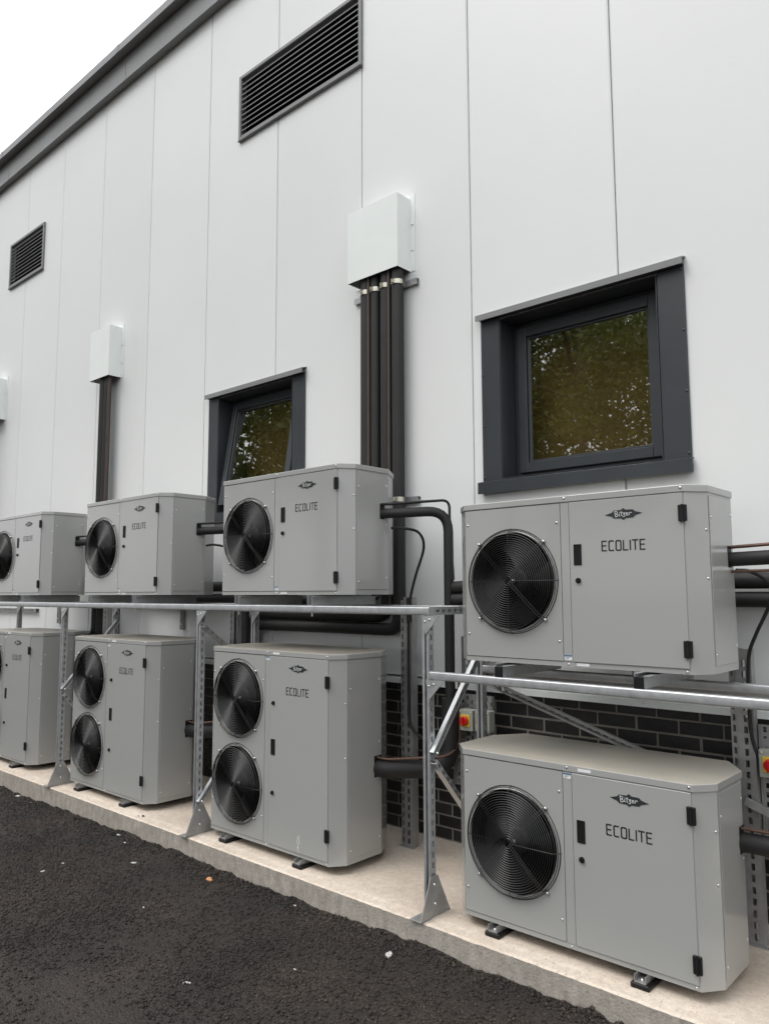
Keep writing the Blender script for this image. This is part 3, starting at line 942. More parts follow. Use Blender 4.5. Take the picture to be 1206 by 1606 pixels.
def unit(P, x0, yf, z0, label, feet, scuffs=()):
    H = P['H']; zt = P['zt']; dbl = P['double']
    root = thing('condensing_unit', (x0, yf, z0), label, 'condensing unit', 'grey condensing units along the wall')
    for nm in ('cabinet', 'top_cover', 'fan_panel', 'centre_post', 'side_panel'):
        ob(nm, P[nm], root)
    door = ob('door', P['door'], root)
    for fz in P['fz']:
        ob('shroud', SHROUD, root, (0.27, 0.001, fz))
        fan = ob('fan', HUB, root, (0.27, 0.0, fz))
        a0 = random.uniform(0, 1.2) if dbl else 0.45 + random.uniform(-0.15, 0.15)
        if not dbl: a0 = -1.35 + random.uniform(-0.2, 0.2)
        for k in range(4):
            ob('blade', BLADE, fan, None, (0, a0 + k * 2 * math.pi / 4, 0))
        ob('shaft_end', SHAFT, fan, (0, 0.012, 0))
        gd = ob('fan_guard', GUARD, root, (0.27, 0, fz))
        for a in (45, 135, 225, 315):
            ob('guard_bolt', LUG, gd, (0.253 * math.cos(R(a)), -0.0036, 0.253 * math.sin(R(a))))
    # door furniture
    hz = (0.100, 0.648) if not dbl else (0.165, 1.006)
    for z in hz:
        h = ob('hinge', HINGE, root, (1.0925, -0.0061, z)); ob('hinge_pin', PIN, h)
    lz, kz = (0.495, (0.380,)) if not dbl else (0.590, (0.850, 0.323))
    ob('latch', LATCH, door, (0.618, -0.0061, lz))
    for z in kz: ob('lock', KNOB, door, (0.618, -0.0061, z), (0, random.uniform(-.5, .5), 0))
    ez, tz = (0.662, 0.528) if not dbl else (1.066, 0.930)
    em = ob('emblem', EMBLEM, root, (0.838, -0.0061, ez)); ob('wordmark', WORDMARK, em, (0, -0.0026, 0))
    ob('model_lettering', LETTERS, root, (0.832, -0.0066, tz))
    # stickers: low on raised units, high on floor-standing ones
    sz = 0.040 if yf == YF_UP else zt - 0.015
    s1 = ob('sticker', STK_W, root, (0.556, -0.0026, sz)); ob('sticker_band', STK_B, s1); ob('print', STK_P, s1)
    if yf == YF_UP: ob('sticker', STK_L, root, (0.625, -0.0002, 0.0115))
    else: ob('sticker', STK_L, root, (0.640, -0.0063, H - 0.015))
    # screws
    pts = [(0.020, -0.0036, 0.13 * H / 0.765), (0.515, -0.0036, 0.11 * H / 0.765), (0.020, -0.0036, 0.66 * H / 0.765), (0.515, -0.0036, 0.645 * H / 0.765),
           (0.556, -0.0061, H - 0.012), (1.085, -0.0061, H - 0.012), (0.556, -0.0001, 0.010), (1.08, -0.0001, 0.010)]
    for p in pts: ob('screw', SCREW, root, p)
    for y, z in ((0.105, 0.075), (0.347, 0.10), (0.105, H * 0.83), (0.347, H * 0.86), (0.347, H * 0.55)):
        ob('screw', SCREW, root, (1.1635, y, z), (0, 0, R(90)))
    for z in (H * 0.76, H * 0.5):
        ob('screw', SCREW, root, (1.1535, 0.073, z), (0, 0, R(52)))
    if feet:
        for u in (0.17, 0.868):
            f = ob('foot', FOOT_R, root, (u, 0.005, -z0)); c = ob('foot_rail', FOOT_C, f)
            ob('screw', SCREW_W, f, (0.0, -0.012, 0.026), (R(-90), 0, 0))
    if feet:
        ob('shade_block', SHADE_BLOCK, root)
    for (u, z, L, a) in scuffs:
        mm = MB(); pts2 = [(0, 0), (0.004, 0.3 * L), (-0.003, 0.6 * L), (0.002, L)]
        stroke_mb(mm, pts2, 0.004)
        mm.build('scuff', 'scuff', root).location = (u, -0.0064, z)
    return root

ZL = 0.0505
U_UR = unit(SMALL, -2.270, YF_UP, 1.2335, 'single-fan grey unit on the low right-hand rail, below the near window', False)
U_LR = unit(SMALL, -2.276, YF_LOW, ZL, 'nearest single-fan grey unit standing on the concrete plinth, right of the last rack post', True)
U_UM = unit(SMALL, -4.271, YF_UP, 1.5525, 'raised single-fan grey unit in front of the open window', False)
U_LM = unit(TALL, -4.306, YF_LOW, ZL, 'tall double-fan grey unit with white scuffs low on its door, nearest of the double-fan ones', True,
            scuffs=((0.845, 0.045, 0.07, 0), (0.858, 0.075, 0.05, 0), (0.851, 0.03, 0.03, 0)))
U_UL = unit(SMALL, -6.170, YF_UP, 1.5525, 'raised single-fan grey unit below the single dark riser pipes, second from the left', False)
U_LL = unit(TALL, -6.236, YF_LOW, ZL, 'middle tall double-fan grey unit between the two leftmost rack posts', True)
U_FU = unit(SMALL, -8.120, YF_UP, 1.5525, 'farthest raised single-fan grey unit, cut by the left edge', False)
U_FL = unit(TALL, -8.170, YF_LOW, ZL, 'farthest tall double-fan grey unit on the plinth, cut by the left edge', True)

# ------------------------------------------------------------------ steel racks
RY0, RY1 = -0.930, -0.470
def gusset(parent, x, y, ztop, sgn=1):
    m = MB(); s = 0.095
    if sgn > 0: poly = [(x, ztop), (x + 0.022, ztop - s), (x + s + 0.02, ztop)]
    else: poly = [(x, ztop), (x - s - 0.02, ztop), (x - 0.022, ztop - s)]
    m.prism(poly[::-1] if sgn > 0 else poly[::-1], y - 0.0235, y - 0.0275, 'y')
    g_ = m.build('gusset', 'galvanised', parent)
    for dx, dz in ((0.02, -0.03), (0.05, -0.02)):
        ob('bolt', SCREW, g_, (x + sgn * dx, y - 0.0277, ztop + dz))
def base_foot(parent, x, y):
    m = MB(); t = 0.005; xo = x + 0.0265
    # upright triangular cheek, bent out into a floor flange
    m.prism([(y - 0.105, 0.004), (y + 0.125, 0.004), (y + 0.028, 0.190), (y - 0.028, 0.190)], xo, xo - t, 'x')
    m.box((x - 0.045, y - 0.105, 0.0), (xo, y + 0.125, 0.004))
    b = m.build('base_plate', 'galvanised_dull', parent, bevel=0.0008)
    for yy, zz in ((y, 0.15), (y + 0.005, 0.06)):
        ob('bolt', SCREW_W, b, (xo + 0.0005, yy, zz), (0, 0, R(90)))
def beam(parent, name, p0, p1, side, **k):
    return strut(name, p0, p1, parent, side, **k)

def rack(label, xs_, zr, x_lo, x_hi, braces, bearers, caps, own_first):
    r = thing('support_rack', (xs_[0], RY0, 0), label, 'steel rack')
    r.location = (0, 0, 0)
    zc = zr - 0.0205
    for i, x in enumerate(xs_):
        if i >= own_first:
            for y in (RY0, RY1):
                strut('post', (x, y, 0.004), (x, y, zr - 0.0415), r, (1, 0, 0), slots='x')
                base_foot(r, x, y)
            strut('cross_rail', (x, RY0 + 0.0215, zc), (x, RY1 - 0.0215, zc), r, (1, 0, 0), slots='x')
        gusset(r, x - 0.018, RY0, zr - 0.042, 1)
        gusset(r, x - 0.018, RY1, zr - 0.042, 1)
    for y in (RY0, RY1):
        # rails: plain side forward, open side down
        M, L = frame_to((x_lo, y, zc), (x_hi, y, zc), (0, 1, 0))
        h = 0.0205; c = 0.008
        pr = []
        for (cy, cz, a0) in ((h - c, -h + c, -90), (h - c, h - c, 0), (-h + c, h - c, 90), (-h + c, -h + c, 180)):
            pr += [(y + cy + c * math.cos(R(a0 + q * 22.5)), zc + cz + c * math.sin(R(a0 + q * 22.5))) for q in range(5)]
        MB().prism(pr, x_lo, x_hi, 'x').build('rail', 'galvanised', r, smooth=True)
    for x, pat in braces:
        xo = x + 0.036
        if pat == 'K':
            strut('brace', (xo, RY0 - 0.012, 0.770), (xo, RY1 + 0.01, 1.33), r, (0, 0, -1), slots='x', w=0.036, d_=0.024, t=0.0025)
            strut('brace', (xo, RY0 - 0.008, 0.735), (xo, RY1 + 0.01, 0.22), r, (1, 0, 0), slots='x', w=0.036, d_=0.024, t=0.0025)
        else:
            strut('brace', (xo, RY0 - 0.012, 1.35), (xo, RY1 + 0.01, 0.98), r, (1, 0, 0), slots='x', w=0.036, d_=0.024, t=0.0025)
            strut('brace', (xo, RY0 - 0.012, 0.20), (xo, RY1 + 0.01, 0.76), r, (0, 0, -1), slots='x', w=0.036, d_=0.024, t=0.0025)
        ob('bolt', SCREW_W, r, (xo + 0.0185, RY0, 0.775 if pat == 'K' else 0.21), (0, 0, R(90)))
    for x in bearers:
        b = MB(); zb0, zb1 = zr + 0.0004, zr + 0.0005 + 0.0615
        y0, y1 = RY0 - 0.012, RY1 + 0.07
        b.box((x - 0.0205, y0, zb0), (x + 0.0205, y1, zb0 + 0.003)); b.box((x - 0.0205, y0, zb0 + 0.003), (x - 0.0175, y1, zb1)); b.box((x + 0.0175, y0, zb0 + 0.003), (x + 0.0205, y1, zb1 - 0.012))
        b.box((x - 0.0175, y0, zb1 - 0.003), (x - 0.006, y1, zb1)); b.box((x + 0.0175, y0, zb1 - 0.012), (x + 0.044, y1, zb1 - 0.009))
        bo = b.build('bearer', 'galvanised', r)
        if caps:
            MB().box((x - 0.0215, y0 - 0.006, zb0 + 0.001), (x + 0.0215, y0 - 0.0002, zb1 - 0.014)).build('end_cap', 'black_plastic', bo, bevel=0.0015)
    # hanging bolts under the rail
    for x in bearers:
        MB().tube([(x + 0.01, RY0, zr - 0.062), (x + 0.01, RY0, zr - 0.0415)], 0.005, 8).build('stud', 'steel', r)
    return r
rackL = rack('long galvanised rack with the higher rail carrying the raised units on the left', [-8.36, -6.38, -4.42, -2.466], 1.490, -8.40, -2.444,
             [(-8.36, 'Z'), (-6.38, 'K'), (-4.42, 'Z'), (-2.466, 'K')], [-7.90, -7.21, -5.944, -5.272, -4.02, -3.334], False, 0)
rackR = rack('galvanised rack with the lower rail carrying the near raised unit on the right', [-0.47], 1.1715, -2.444, -0.43, [(-0.47, 'Z')], [-2.035, -1.36], True, 0)
# gussets where the low rail meets the tall post, and the long diagonal tie behind the near units
gusset(rackR, -2.462, RY0, 1.1305, 1)
M, L = frame_to((-2.50, -0.325, 1.052), (-1.22, -0.325, 0.665), (0, 0, 1))
channel_mb(L, slots='y', w=0.036, d_=0.022, t=0.0025, pitch=0.045, slot=0.026, sw=0.012).xf(M @ Matrix.Rotation(R(180), 4, 'Z')).build('diagonal_tie', 'galvanised_dull', rackR)
strut('tie_rail', (-2.444, -0.325, 1.105), (-0.43, -0.325, 1.105), rackR, (0, -1, 0), matn='galvanised_dull', slots='none')
strut('tie_arm', (-2.455, -0.345, 1.105), (-2.455, RY1 + 0.021, 1.105), rackR, (0, 0, 1), matn='galvanised_dull', slots='none')
strut('tie_arm', (-0.47, -0.345, 1.105), (-0.47, RY1 + 0.021, 1.105), rackR, (0, 0, 1), matn='galvanised_dull', slots='none')

# slotted uprights carrying cables
def upright(x, ztop, label):
    u = thing('slotted_upright', (x, -0.20, 0), label, 'steel upright', 'slotted cable uprights near the wall')
    m = channel_mb(ztop, w=0.072, d_=0.050, t=0.003, slots='y', pitch=0.05, slot=0.03, sw=0.016)
    M = Matrix.Rotation(R(180), 4, 'Z')
    m.xf(M).build('channel', 'galvanised_dull', u)
    # slotted angle bolted to the left flange
    a = channel_mb(ztop - 0.02, w=0.030, d_=0.030, t=0.0025, slots='y', pitch=0.05, slot=0.03, sw=0.012)
    a.xf(Matrix.Translation((-0.053, 0.0, 0.0)) @ M).build('angle', 'galvanised_dull', u)
    MB().box((-0.07, -0.045, -0.0), (0.05, -0.0255, 0.004)).build('foot_plate', 'galvanised_dull', u)
    return u
upright(-3.195, 1.535, 'slotted steel upright with a black cable, left of the last rack post')
upright(-1.180, 1.300, 'slotted steel upright behind the two nearest units at the right edge')
upright(-4.985, 1.46, 'slotted steel upright seen under the rail above the nearest double-fan unit')
upright(-7.010, 1.46, 'slotted steel upright seen under the rail above the middle double-fan unit')

# perforated trays with isolators
def perf_sheet(m, x0, x1, z0, z1, y, t=0.002):
    nxh = max(2, int((x1 - x0) / 0.034)); px = (x1 - x0) / nxh
    nz = int((z1 - z0) / 0.040); pz = (z1 - z0) / nz
    for i in range(nxh):
        a = x0 + i * px
        hx0, hx1 = a + px * 0.30, a + px * 0.70
        m.box((a, y, z0), (hx0, y + t, z1)); m.box((hx1, y, z0), (a + px, y + t, z1))
        z = z0; sh = 0.5 * pz if i % 2 else 0.0
        for k in range(nz):
            zs = z0 + k * pz + 0.2 * pz + sh * 0.8
            if zs + 0.5 * pz > z1: break
            m.box((hx0, y, z), (hx1, y + t, zs)); z = zs + 0.55 * pz
        m.box((hx0, y, z), (hx1, y + t, z1))
def tray(x0, x1, z0, z1, label):
    t_ = thing('perforated_tray', ((x0 + x1) / 2, -0.15, z0), label, 'cable tray')
    t_.location = (0, 0, 0)
    m = MB(); perf_sheet(m, x0, x1, z0, z1, -0.168)
    m.build('perforated_sheet', 'galvanised_dull', t_)
    for x in (x0 - 0.0025, x1 + 0.0005):
        MB().box((x, -0.192, z0), (x + 0.002, -0.166, z1)).build('edge_flange', 'galvanised_dull', t_)
    for z in (z0 + 0.08, z1 - 0.10):
        MB().box((x0 + 0.01, -0.1655, z), (x0 + 0.05, 0.03, z + 0.035)).build('wall_bracket', 'galvanised_dull', t_)
    return t_
tray(-2.865, -2.590, 0.42, 0.958, 'perforated steel tray behind the near rack post carrying two red switches')
tray(-1.135, -0.84, 0.42, 0.958, 'perforated steel tray at the right edge carrying one red switch')
tray(-2.80, -2.62, 1.08, 1.30, 'small perforated steel plate behind the near raised unit')
def isolator(x, z, label):
    s = thing('isolator_switch', (x, -0.1925, z), label, 'switch', 'red and yellow isolator switches')
    w, h = 0.050, 0.061
    MB().box((-w, -0.060, -h), (w, 0.0, h)).build('enclosure', 'enclosure', s, bevel=0.005, seg=2)
    MB().box((-0.033, -0.0665, -0.036), (0.033, -0.0605, 0.032)).build('yellow_plate', 'yellow', s, bevel=0.002)
    k = MB(); k.tube([(0, -0.067, -0.002), (0, -0.082, -0.002), (0, -0.086, -0.002)], [0.027, 0.026, 0.022], 20)
    kn = k.build('red_knob', 'red', s, smooth=True)
    MB().box((-0.008, -0.099, -0.027), (0.008, -0.0862, 0.023)).build('grip', 'red', kn, bevel=0.003)
    g_ = MB().tube([(0, -0.03, -h - 0.03), (0, -0.03, -h)], 0.011, 10).build('cable_gland', 'black_plastic', s, smooth=True)
    for sx in (-1, 1): ob('screw', SCREW, s, (sx * 0.038, -0.0602, 0.048))
    return s
isolator(-2.735, 0.818, 'isolator box with red knob on yellow plate, behind the nearest rack post')
isolator(-2.618, 0.822, 'isolator box half hidden by the rear rack post, only its right side in view')
isolator(-1.075, 0.800, 'red knob on yellow plate, isolator box at the right edge')

# ------------------------------------------------------------------ pipe boxes on the wall
def pipe_box(x0, x1, label):
    b = thing('pipe_cover_box', ((x0 + x1) / 2, 0, 3.8), label, 'cover box', 'white pipe entry boxes on the wall')
    b.location = (0, 0, 0)
    z0, z1, dd = 3.808, 4.342, 0.142
    m = MB(); t = 0.003
    m.box((x0, -dd, z0), (x1, -dd + t, z1)); m.box((x0, -dd + t, z0), (x0 + t, -0.004, z1)); m.box((x1 - t, -dd + t, z0), (x1, -0.004, z1)); m.box((x0 + t, -dd + t, z1 - t), (x1 - t, -0.004, z1))
    m.build('cover', 'white_box', b)
    m = MB()
    m.box((x0 - 0.043, -0.0038, z0 - 0.004), (x0, -0.0008, z1 + 0.033)); m.box((x1, -0.0038, z0 - 0.004), (x1 + 0.043, -0.0008, z1 + 0.033)); m.box((x0, -0.0038, z1), (x1, -0.0008, z1 + 0.033))
    m.build('flange', 'white_box', b)
    MB().box((x0 + 0.004, -dd + 0.004, z0 + 0.15), (x1 - 0.004, -0.004, z0 + 0.155)).build('inner_seal', 'void', b)
    for z in (z0 + 0.15, z0 + 0.34):
        for x in (x0 - 0.022, x1 + 0.022): ob('screw', SCREW_W, b, (x, -0.0038, z))
    return b
pipe_box(-3.82, -3.338, 'near white metal box on the wall with four dark pipes below it')
pipe_box(-7.68, -7.28, 'middle white metal box on the wall above the second raised unit from the left')
pipe_box(-10.58, -10.18, 'farthest white metal box on the wall, cut by the left edge')

# ------------------------------------------------------------------ pipes
def pipe(name, pts, r, matn, label, cat, group=None, fil=0.10, n=14, seams=True):
    p = MB(); path = fillet(pts, fil)
    p.tube(path, r, n)
    o = p.build(name, matn, None, smooth=True)
    return tag(o, label, cat, group)
RG = 'insulated riser pipes below the wall boxes'
px1 = [-3.690, -3.598, -3.497, -3.393]
yr = -0.079
zt_ = 3.96
pipe('insulated_pipe', [(px1[0], yr, zt_), (px1[0], yr, 1.62), (-7.0, yr, 1.62)], 0.043, 'rubber', 'leftmost of the four dark riser pipes under the near white box', 'pipe', RG)
pipe('insulated_pipe', [(px1[1], yr, zt_), (px1[1], yr, 1.52), (-7.0, yr, 1.52)], 0.038, 'rubber', 'second from the left of the four dark riser pipes under the near white box', 'pipe', RG)
pipe('insulated_pipe', [(px1[2], yr, zt_), (px1[2], yr, 1.405), (-4.93, yr, 1.405), (-4.93, yr, 0.5)], 0.043, 'rubber', 'third from the left of the four dark riser pipes under the near white box', 'pipe', RG)
pipe('insulated_pipe', [(px1[3], yr, zt_), (px1[3], yr, 1.318), (-5.03, yr, 1.318), (-5.03, yr, 0.5)], 0.043, 'rubber', 'rightmost of the four dark riser pipes under the near white box', 'pipe', RG)
for k, x in enumerate((-3.642, -3.449)):
    pipe('liquid_pipe', [(x, yr - 0.030, zt_), (x, yr - 0.030, 1.45)], 0.0125, 'rubber_brown',
         ('thin brown pipe in the left gap of the near riser bundle', 'thin brown pipe in the right gap of the near riser bundle')[k], 'pipe', 'thin brown riser pipes', n=10)
pipe('insulated_pipe', [(-7.475, yr, zt_), (-7.475, yr, 1.14), (-8.6, yr, 1.14)], 0.045, 'rubber', 'left dark riser pipe under the middle white box', 'pipe', RG)
pipe('insulated_pipe', [(-7.395, yr, zt_), (-7.395, yr, 1.04), (-8.6, yr, 1.04)], 0.036, 'rubber', 'right dark riser pipe under the middle white box', 'pipe', RG)
pipe('liquid_pipe', [(-7.338, yr - 0.012, zt_), (-7.338, yr - 0.012, 1.45)], 0.020, 'rubber_brown', 'brown riser pipe under the middle white box', 'pipe', 'thin brown riser pipes', n=10)
pipe('insulated_pipe', [(-10.42, yr, zt_), (-10.42, yr, 1.40), (-11.2, yr, 1.40)], 0.045, 'rubber', 'dark riser pipe under the farthest white box', 'pipe', RG)

def strut_rail(x0, x1, z, xs_, label):
    s = thing('pipe_support_rail', (0, 0, 0), label, 'support rail')
    M, L = frame_to((x0, -0.0135, z), (x1, -0.0135, z), (0, 0, 1))
    channel_mb(L, slots='none', w=0.041, d_=0.026, t=0.0025).xf(M @ Matrix.Rotation(R(0), 4, 'Z')).build('channel', 'galvanised', s)
    for x, r in xs_:
        m = MB(); n = 20
        vs = []; fs = []
        for k in range(n + 1):
            a = R(-30) - R(300) * k / n * 1.0 + R(60 - 30)
            for rr, zz in ((r + 0.0005, -0.016), (r + 0.004, -0.016), (r + 0.004, 0.016), (r + 0.0005, 0.016)):
                vs.append((x + rr * math.cos(a), yr + rr * math.sin(a) * 1.0, z + zz))
        for k in range(n):
            for q in range(4):
                fs.append((k * 4 + q, k * 4 + (q + 1) % 4, k * 4 + 4 + (q + 1) % 4, k * 4 + 4 + q))
        fs += [(0, 1, 2, 3), tuple(n * 4 + q for q in range(4))]
        m.add(vs, fs)
        m.box((x - 0.006, yr - r - 0.020, z - 0.012), (x + 0.006, yr - r - 0.003, z + 0.012))
        m.build('clamp', 'zinc_yellow', s)
    return s
strut_rail(-3.865, -3.262, 3.717, [(x, 0.043 if i != 1 else 0.038) for i, x in enumerate(px1)], 'short steel rail with yellow clamps just under the near white box')
strut_rail(-3.80, -3.264, 2.190, [(x, 0.043 if i != 1 else 0.038) for i, x in enumerate(px1)], 'short steel rail with yellow clamps beside the unit before the open window')

OUTG = 'insulated pipes leaving the right-hand sides of the units'
def outlet(x0, z0, vx, name_label, thin_label, low=False):
    """pipe leaving a unit's right side, running back to the wall side and down (or up)"""
    y0 = -0.56
    if not low:
        pipe('insulated_pipe', [(x0 - 0.03, y0, z0), (x0 + 0.05, y0 + 0.02, z0), (vx, -0.27, z0 + 0.02), (vx, -0.27, 0.80)], 0.030, 'rubber', name_label, 'pipe', OUTG, fil=0.13)
        pipe('liquid_pipe', [(x0 - 0.03, y0 - 0.015, z0 + 0.055), (x0 + 0.05, y0, z0 + 0.055), (vx + 0.01, -0.27, z0 + 0.085), (vx + 0.012, -0.27, z0 - 0.08), (vx + 0.012, -0.24, z0 - 0.4)], 0.0085, 'rubber', thin_label, 'pipe', 'thin pipes beside the unit outlets', fil=0.05, n=8)
    else:
        pipe('insulated_pipe', [(x0 - 0.03, y0, z0), (x0 + 0.05, y0 + 0.02, z0 - 0.005), (vx, -0.27, z0 - 0.01), (vx, -0.27, z0 + 0.40)], 0.052, 'rubber', name_label, 'pipe', OUTG, fil=0.15)
        pipe('liquid_pipe', [(x0 - 0.03, y0 - 0.015, z0 + 0.065), (x0 + 0.06, y0, z0 + 0.055), (vx + 0.03, -0.33, z0 + 0.075), (vx + 0.05, -0.25, z0 + 0.14), (vx + 0.05, -0.25, z0 + 0.5)], 0.0075, 'copper', thin_label, 'pipe', 'thin pipes beside the unit outlets', fil=0.05, n=8)
    # rubber grommet plate on the cabinet
xr = lambda u, off=1.172: u + off
outlet(-4.271 + 1.1635, 2.040, -2.830, 'black pipe bending down from the unit before the open window', 'thin black pipe above the pipe bending down beside the near unit')
outlet(-6.170 + 1.1635, 2.040, -4.790, 'black pipe leaving the second raised unit from the left', 'thin black pipe leaving the second raised unit from the left')
outlet(-8.120 + 1.1635, 2.040, -6.720, 'black pipe leaving the farthest raised unit', 'thin black pipe leaving the farthest raised unit')
outlet(-4.306 + 1.1635, 0.540, -2.830, 'thick black pipe bend low beside the nearest double-fan unit', 'thin copper pipe over the low pipe bend of the nearest double-fan unit', True)
outlet(-6.236 + 1.1635, 0.540, -4.790, 'thick black pipe bend low beside the middle double-fan unit', 'thin copper pipe over the low pipe bend of the middle double-fan unit', True)
pipe('insulated_pipe', [(-2.27 + 1.15, -0.545, 1.700), (-0.6, -0.545, 1.715), (-0.2, -0.2, 1.715), (-0.2, -0.2, 1.0)], 0.031, 'rubber', 'short black pipe leaving the near raised unit at the right edge', 'pipe', OUTG)
pipe('liquid_pipe', [(-2.27 + 1.15, -0.545, 1.752), (-0.6, -0.545, 1.775), (-0.2, -0.2, 1.775)], 0.0075, 'copper', 'copper pipe above the black pipe of the near raised unit', 'pipe', 'thin pipes beside the unit outlets', n=8)
pipe('liquid_pipe', [(-2.27 + 1.15, -0.545, 1.648), (-0.6, -0.545, 1.655), (-0.2, -0.2, 1.655)], 0.0065, 'copper', 'copper pipe below the black pipe of the near raised unit', 'pipe', 'thin pipes beside the unit outlets', n=8)
pipe('insulated_pipe', [(-2.276 + 1.15, -0.56, 0.535), (-0.6, -0.545, 0.540), (-0.15, -0.2, 0.54), (-0.15, -0.2, 1.0)], 0.040, 'rubber', 'black pipe leaving the nearest floor-standing unit at the right edge', 'pipe', OUTG)
pipe('liquid_pipe', [(-2.276 + 1.15, -0.57, 0.592), (-0.6, -0.55, 0.595), (-0.15, -0.2, 0.6)], 0.0065, 'copper', 'copper pipe above the lowest black pipe at the right edge', 'pipe', 'thin pipes beside the unit outlets', n=8)
# mains behind the near raised unit
MG = 'horizontal main pipes behind the near raised unit'
pipe('insulated_pipe', [(1.5, -0.075, 1.615), (-2.66, -0.075, 1.615), (-2.66, -0.25, 1.60), (-2.80, -0.25, 1.59)], 0.040, 'rubber', 'upper of the two large horizontal pipes behind the near raised unit', 'pipe', MG, fil=0.09)
pipe('insulated_pipe', [(1.5, -0.075, 1.525), (-2.60, -0.075, 1.525), (-2.60, -0.25, 1.525), (-2.80, -0.262, 1.52)], 0.038, 'rubber', 'lower of the two large horizontal pipes behind the near raised unit', 'pipe', MG, fil=0.09)
for x0, z, r in ((-4.271, 2.040, 0.030), (-6.170, 2.040, 0.030), (-8.12, 2.04, 0.03), (-2.27, 1.70, 0.031), (-2.276, 0.535, 0.040), (-4.306, 0.540, 0.046), (-6.236, 0.540, 0.046)):
    root = {(-4.271): U_UM, (-6.170): U_UL, (-8.12): U_FU, (-2.27): U_UR, (-2.276): U_LR, (-4.306): U_LM, (-6.236): U_LL}[x0]
    yl = -0.55 - root.location.y; zl = z - root.location.z
    m = MB(); m.box((1.1637, yl - r - 0.003, zl - r - 0.004), (1.1658, yl + r * 0.3, zl + r + 0.026))
    m.build('grommet', 'black_plastic', root, bevel=0.001)

# ------------------------------------------------------------------ cables
def cable(pts, r, label):
    m = MB(); m.tube(smooth_path(pts), r, 8)
    return tag(m.build('black_cable', 'rubber', None, smooth=True), label, 'cable', 'black power cables')
cable([(-3.09, -0.50, 1.955), (-3.03, -0.46, 1.952), (-2.99, -0.36, 1.93), (-3.015, -0.28, 1.84), (-3.10, -0.262, 1.66), (-3.155, -0.252, 1.50), (-3.175, -0.242, 1.30), (-3.175, -0.242, 0.9), (-3.16, -0.242, 0.74), (-3.05, -0.235, 0.66), (-2.95, -0.23, 0.60), (-2.87, -0.23, 0.55)], 0.0085,
      'black cable looping from the unit before the open window down the slotted upright')
MB().tube([(-3.165, -0.2475, 1.38), (-3.165, -0.2475, 1.53)], 0.016, 10).build('conduit_end', 'rubber', None, smooth=True)
tag(bpy.data.objects['conduit_end'], 'short black sleeve on top of the slotted upright beside the bending pipe', 'sleeve')
cable([(-1.108, -0.48, 1.655), (-1.06, -0.43, 1.648), (-1.015, -0.36, 1.60), (-1.025, -0.30, 1.52), (-1.105, -0.262, 1.37), (-1.145, -0.245, 1.27), (-1.155, -0.240, 1.10), (-1.150, -0.240, 0.9), (-1.09, -0.24, 0.74)], 0.0085,
      'black cable looping from the near raised unit at the right edge')
cable([(-4.995, -0.50, 1.93), (-4.93, -0.46, 1.935), (-4.86, -0.36, 1.90), (-4.84, -0.28, 1.80), (-4.93, -0.25, 1.6), (-4.95, -0.245, 1.4), (-4.95, -0.245, 0.9)], 0.0085,
      'black cable leaving the second raised unit from the left')
for x, y0_, y1_, z0_, z1_ in ((-4.55, 0, 0, 1.16, 1.29),):
    pass
# short wall brackets hanging in view under the left rail
for x, z0_, z1_, lab in ((-6.02, 1.24, 1.42, 'short grey strut bracket on the wall above the middle double-fan unit'), (-8.42, 1.24, 1.42, 'short grey strut bracket on the wall above the farthest double-fan unit')):
    b = thing('wall_bracket', (x, 0, z0_), lab, 'bracket')
    channel_mb(z1_ - z0_, w=0.041, d_=0.03, t=0.003, slots='none').xf(Matrix.Translation((0, -0.0155, 0))).build('channel', 'galvanised_dull', b)
    ob('bolt', SCREW_W, b, (0, -0.0305, 0.05))

hr = thing('slotted_wall_rail', (0, 0, 0), 'horizontal slotted steel rail on the wall at the far left edge', 'steel rail')
M, L = frame_to((-11.4, -0.021, 1.375), (-8.95, -0.021, 1.375), (0, 0, 1))
channel_mb(L, slots='y', pitch=0.06, slot=0.036, sw=0.018).xf(M @ Matrix.Rotation(R(0), 4, 'Z')).build('channel', 'galvanised_dull', hr)
# flat stay bars at the right edge behind the nearest floor unit
st = thing('stay_bracket', (0, 0, 0), 'bright slotted stay bar behind the nearest floor-standing unit at the right edge', 'bracket')
strut('stay_bar', (-1.19, -0.252, 0.625), (-0.60, -0.252, 0.42), st, (0, 0, 1), slots='none', w=0.034, d_=0.02)
strut('stay_post', (-0.62, -0.252, 0.0), (-0.62, -0.252, 0.402), st, (1, 0, 0), slots='none', w=0.034, d_=0.02, matn='galvanised_dull')

# ------------------------------------------------------------------ litter
def pebble(name, x, y, s, matn, label, cat, group=None, flat=0.5, zoff=0.0):
    bm = bmesh.new(); bmesh.ops.create_icosphere(bm, subdivisions=2, radius=1.0)
    sd = random.random() * 50
    for v in bm.verts:
        k = 1 + 0.30 * math.sin(3.1 * v.co.x + sd) * math.cos(2.3 * v.co.y + sd * 1.7) + 0.12 * math.sin(7 * v.co.z + sd)
        v.co = Vector((v.co.x * k * s, v.co.y * k * s * 0.62, v.co.z * k * s * flat))
    me = bpy.data.meshes.new(name); bm.to_mesh(me); bm.free(); me.materials.append(MAT[matn])
    for p in me.polygons: p.use_smooth = False
    z = float(gheight(np.array([x]), np.array([y]))[0]) if y < PY else 0.0
    o = ob(name, me, None, (x, y, z + s * flat * 0.62 + zoff), (0, 0, random.uniform(0, 6)))
    return tag(o, label, cat, group)
pebble('brick_fragment', -3.965, -1.150, 0.021, 'orange_stone', 'small orange brick fragment on the asphalt near the plinth', 'stone', flat=0.7)
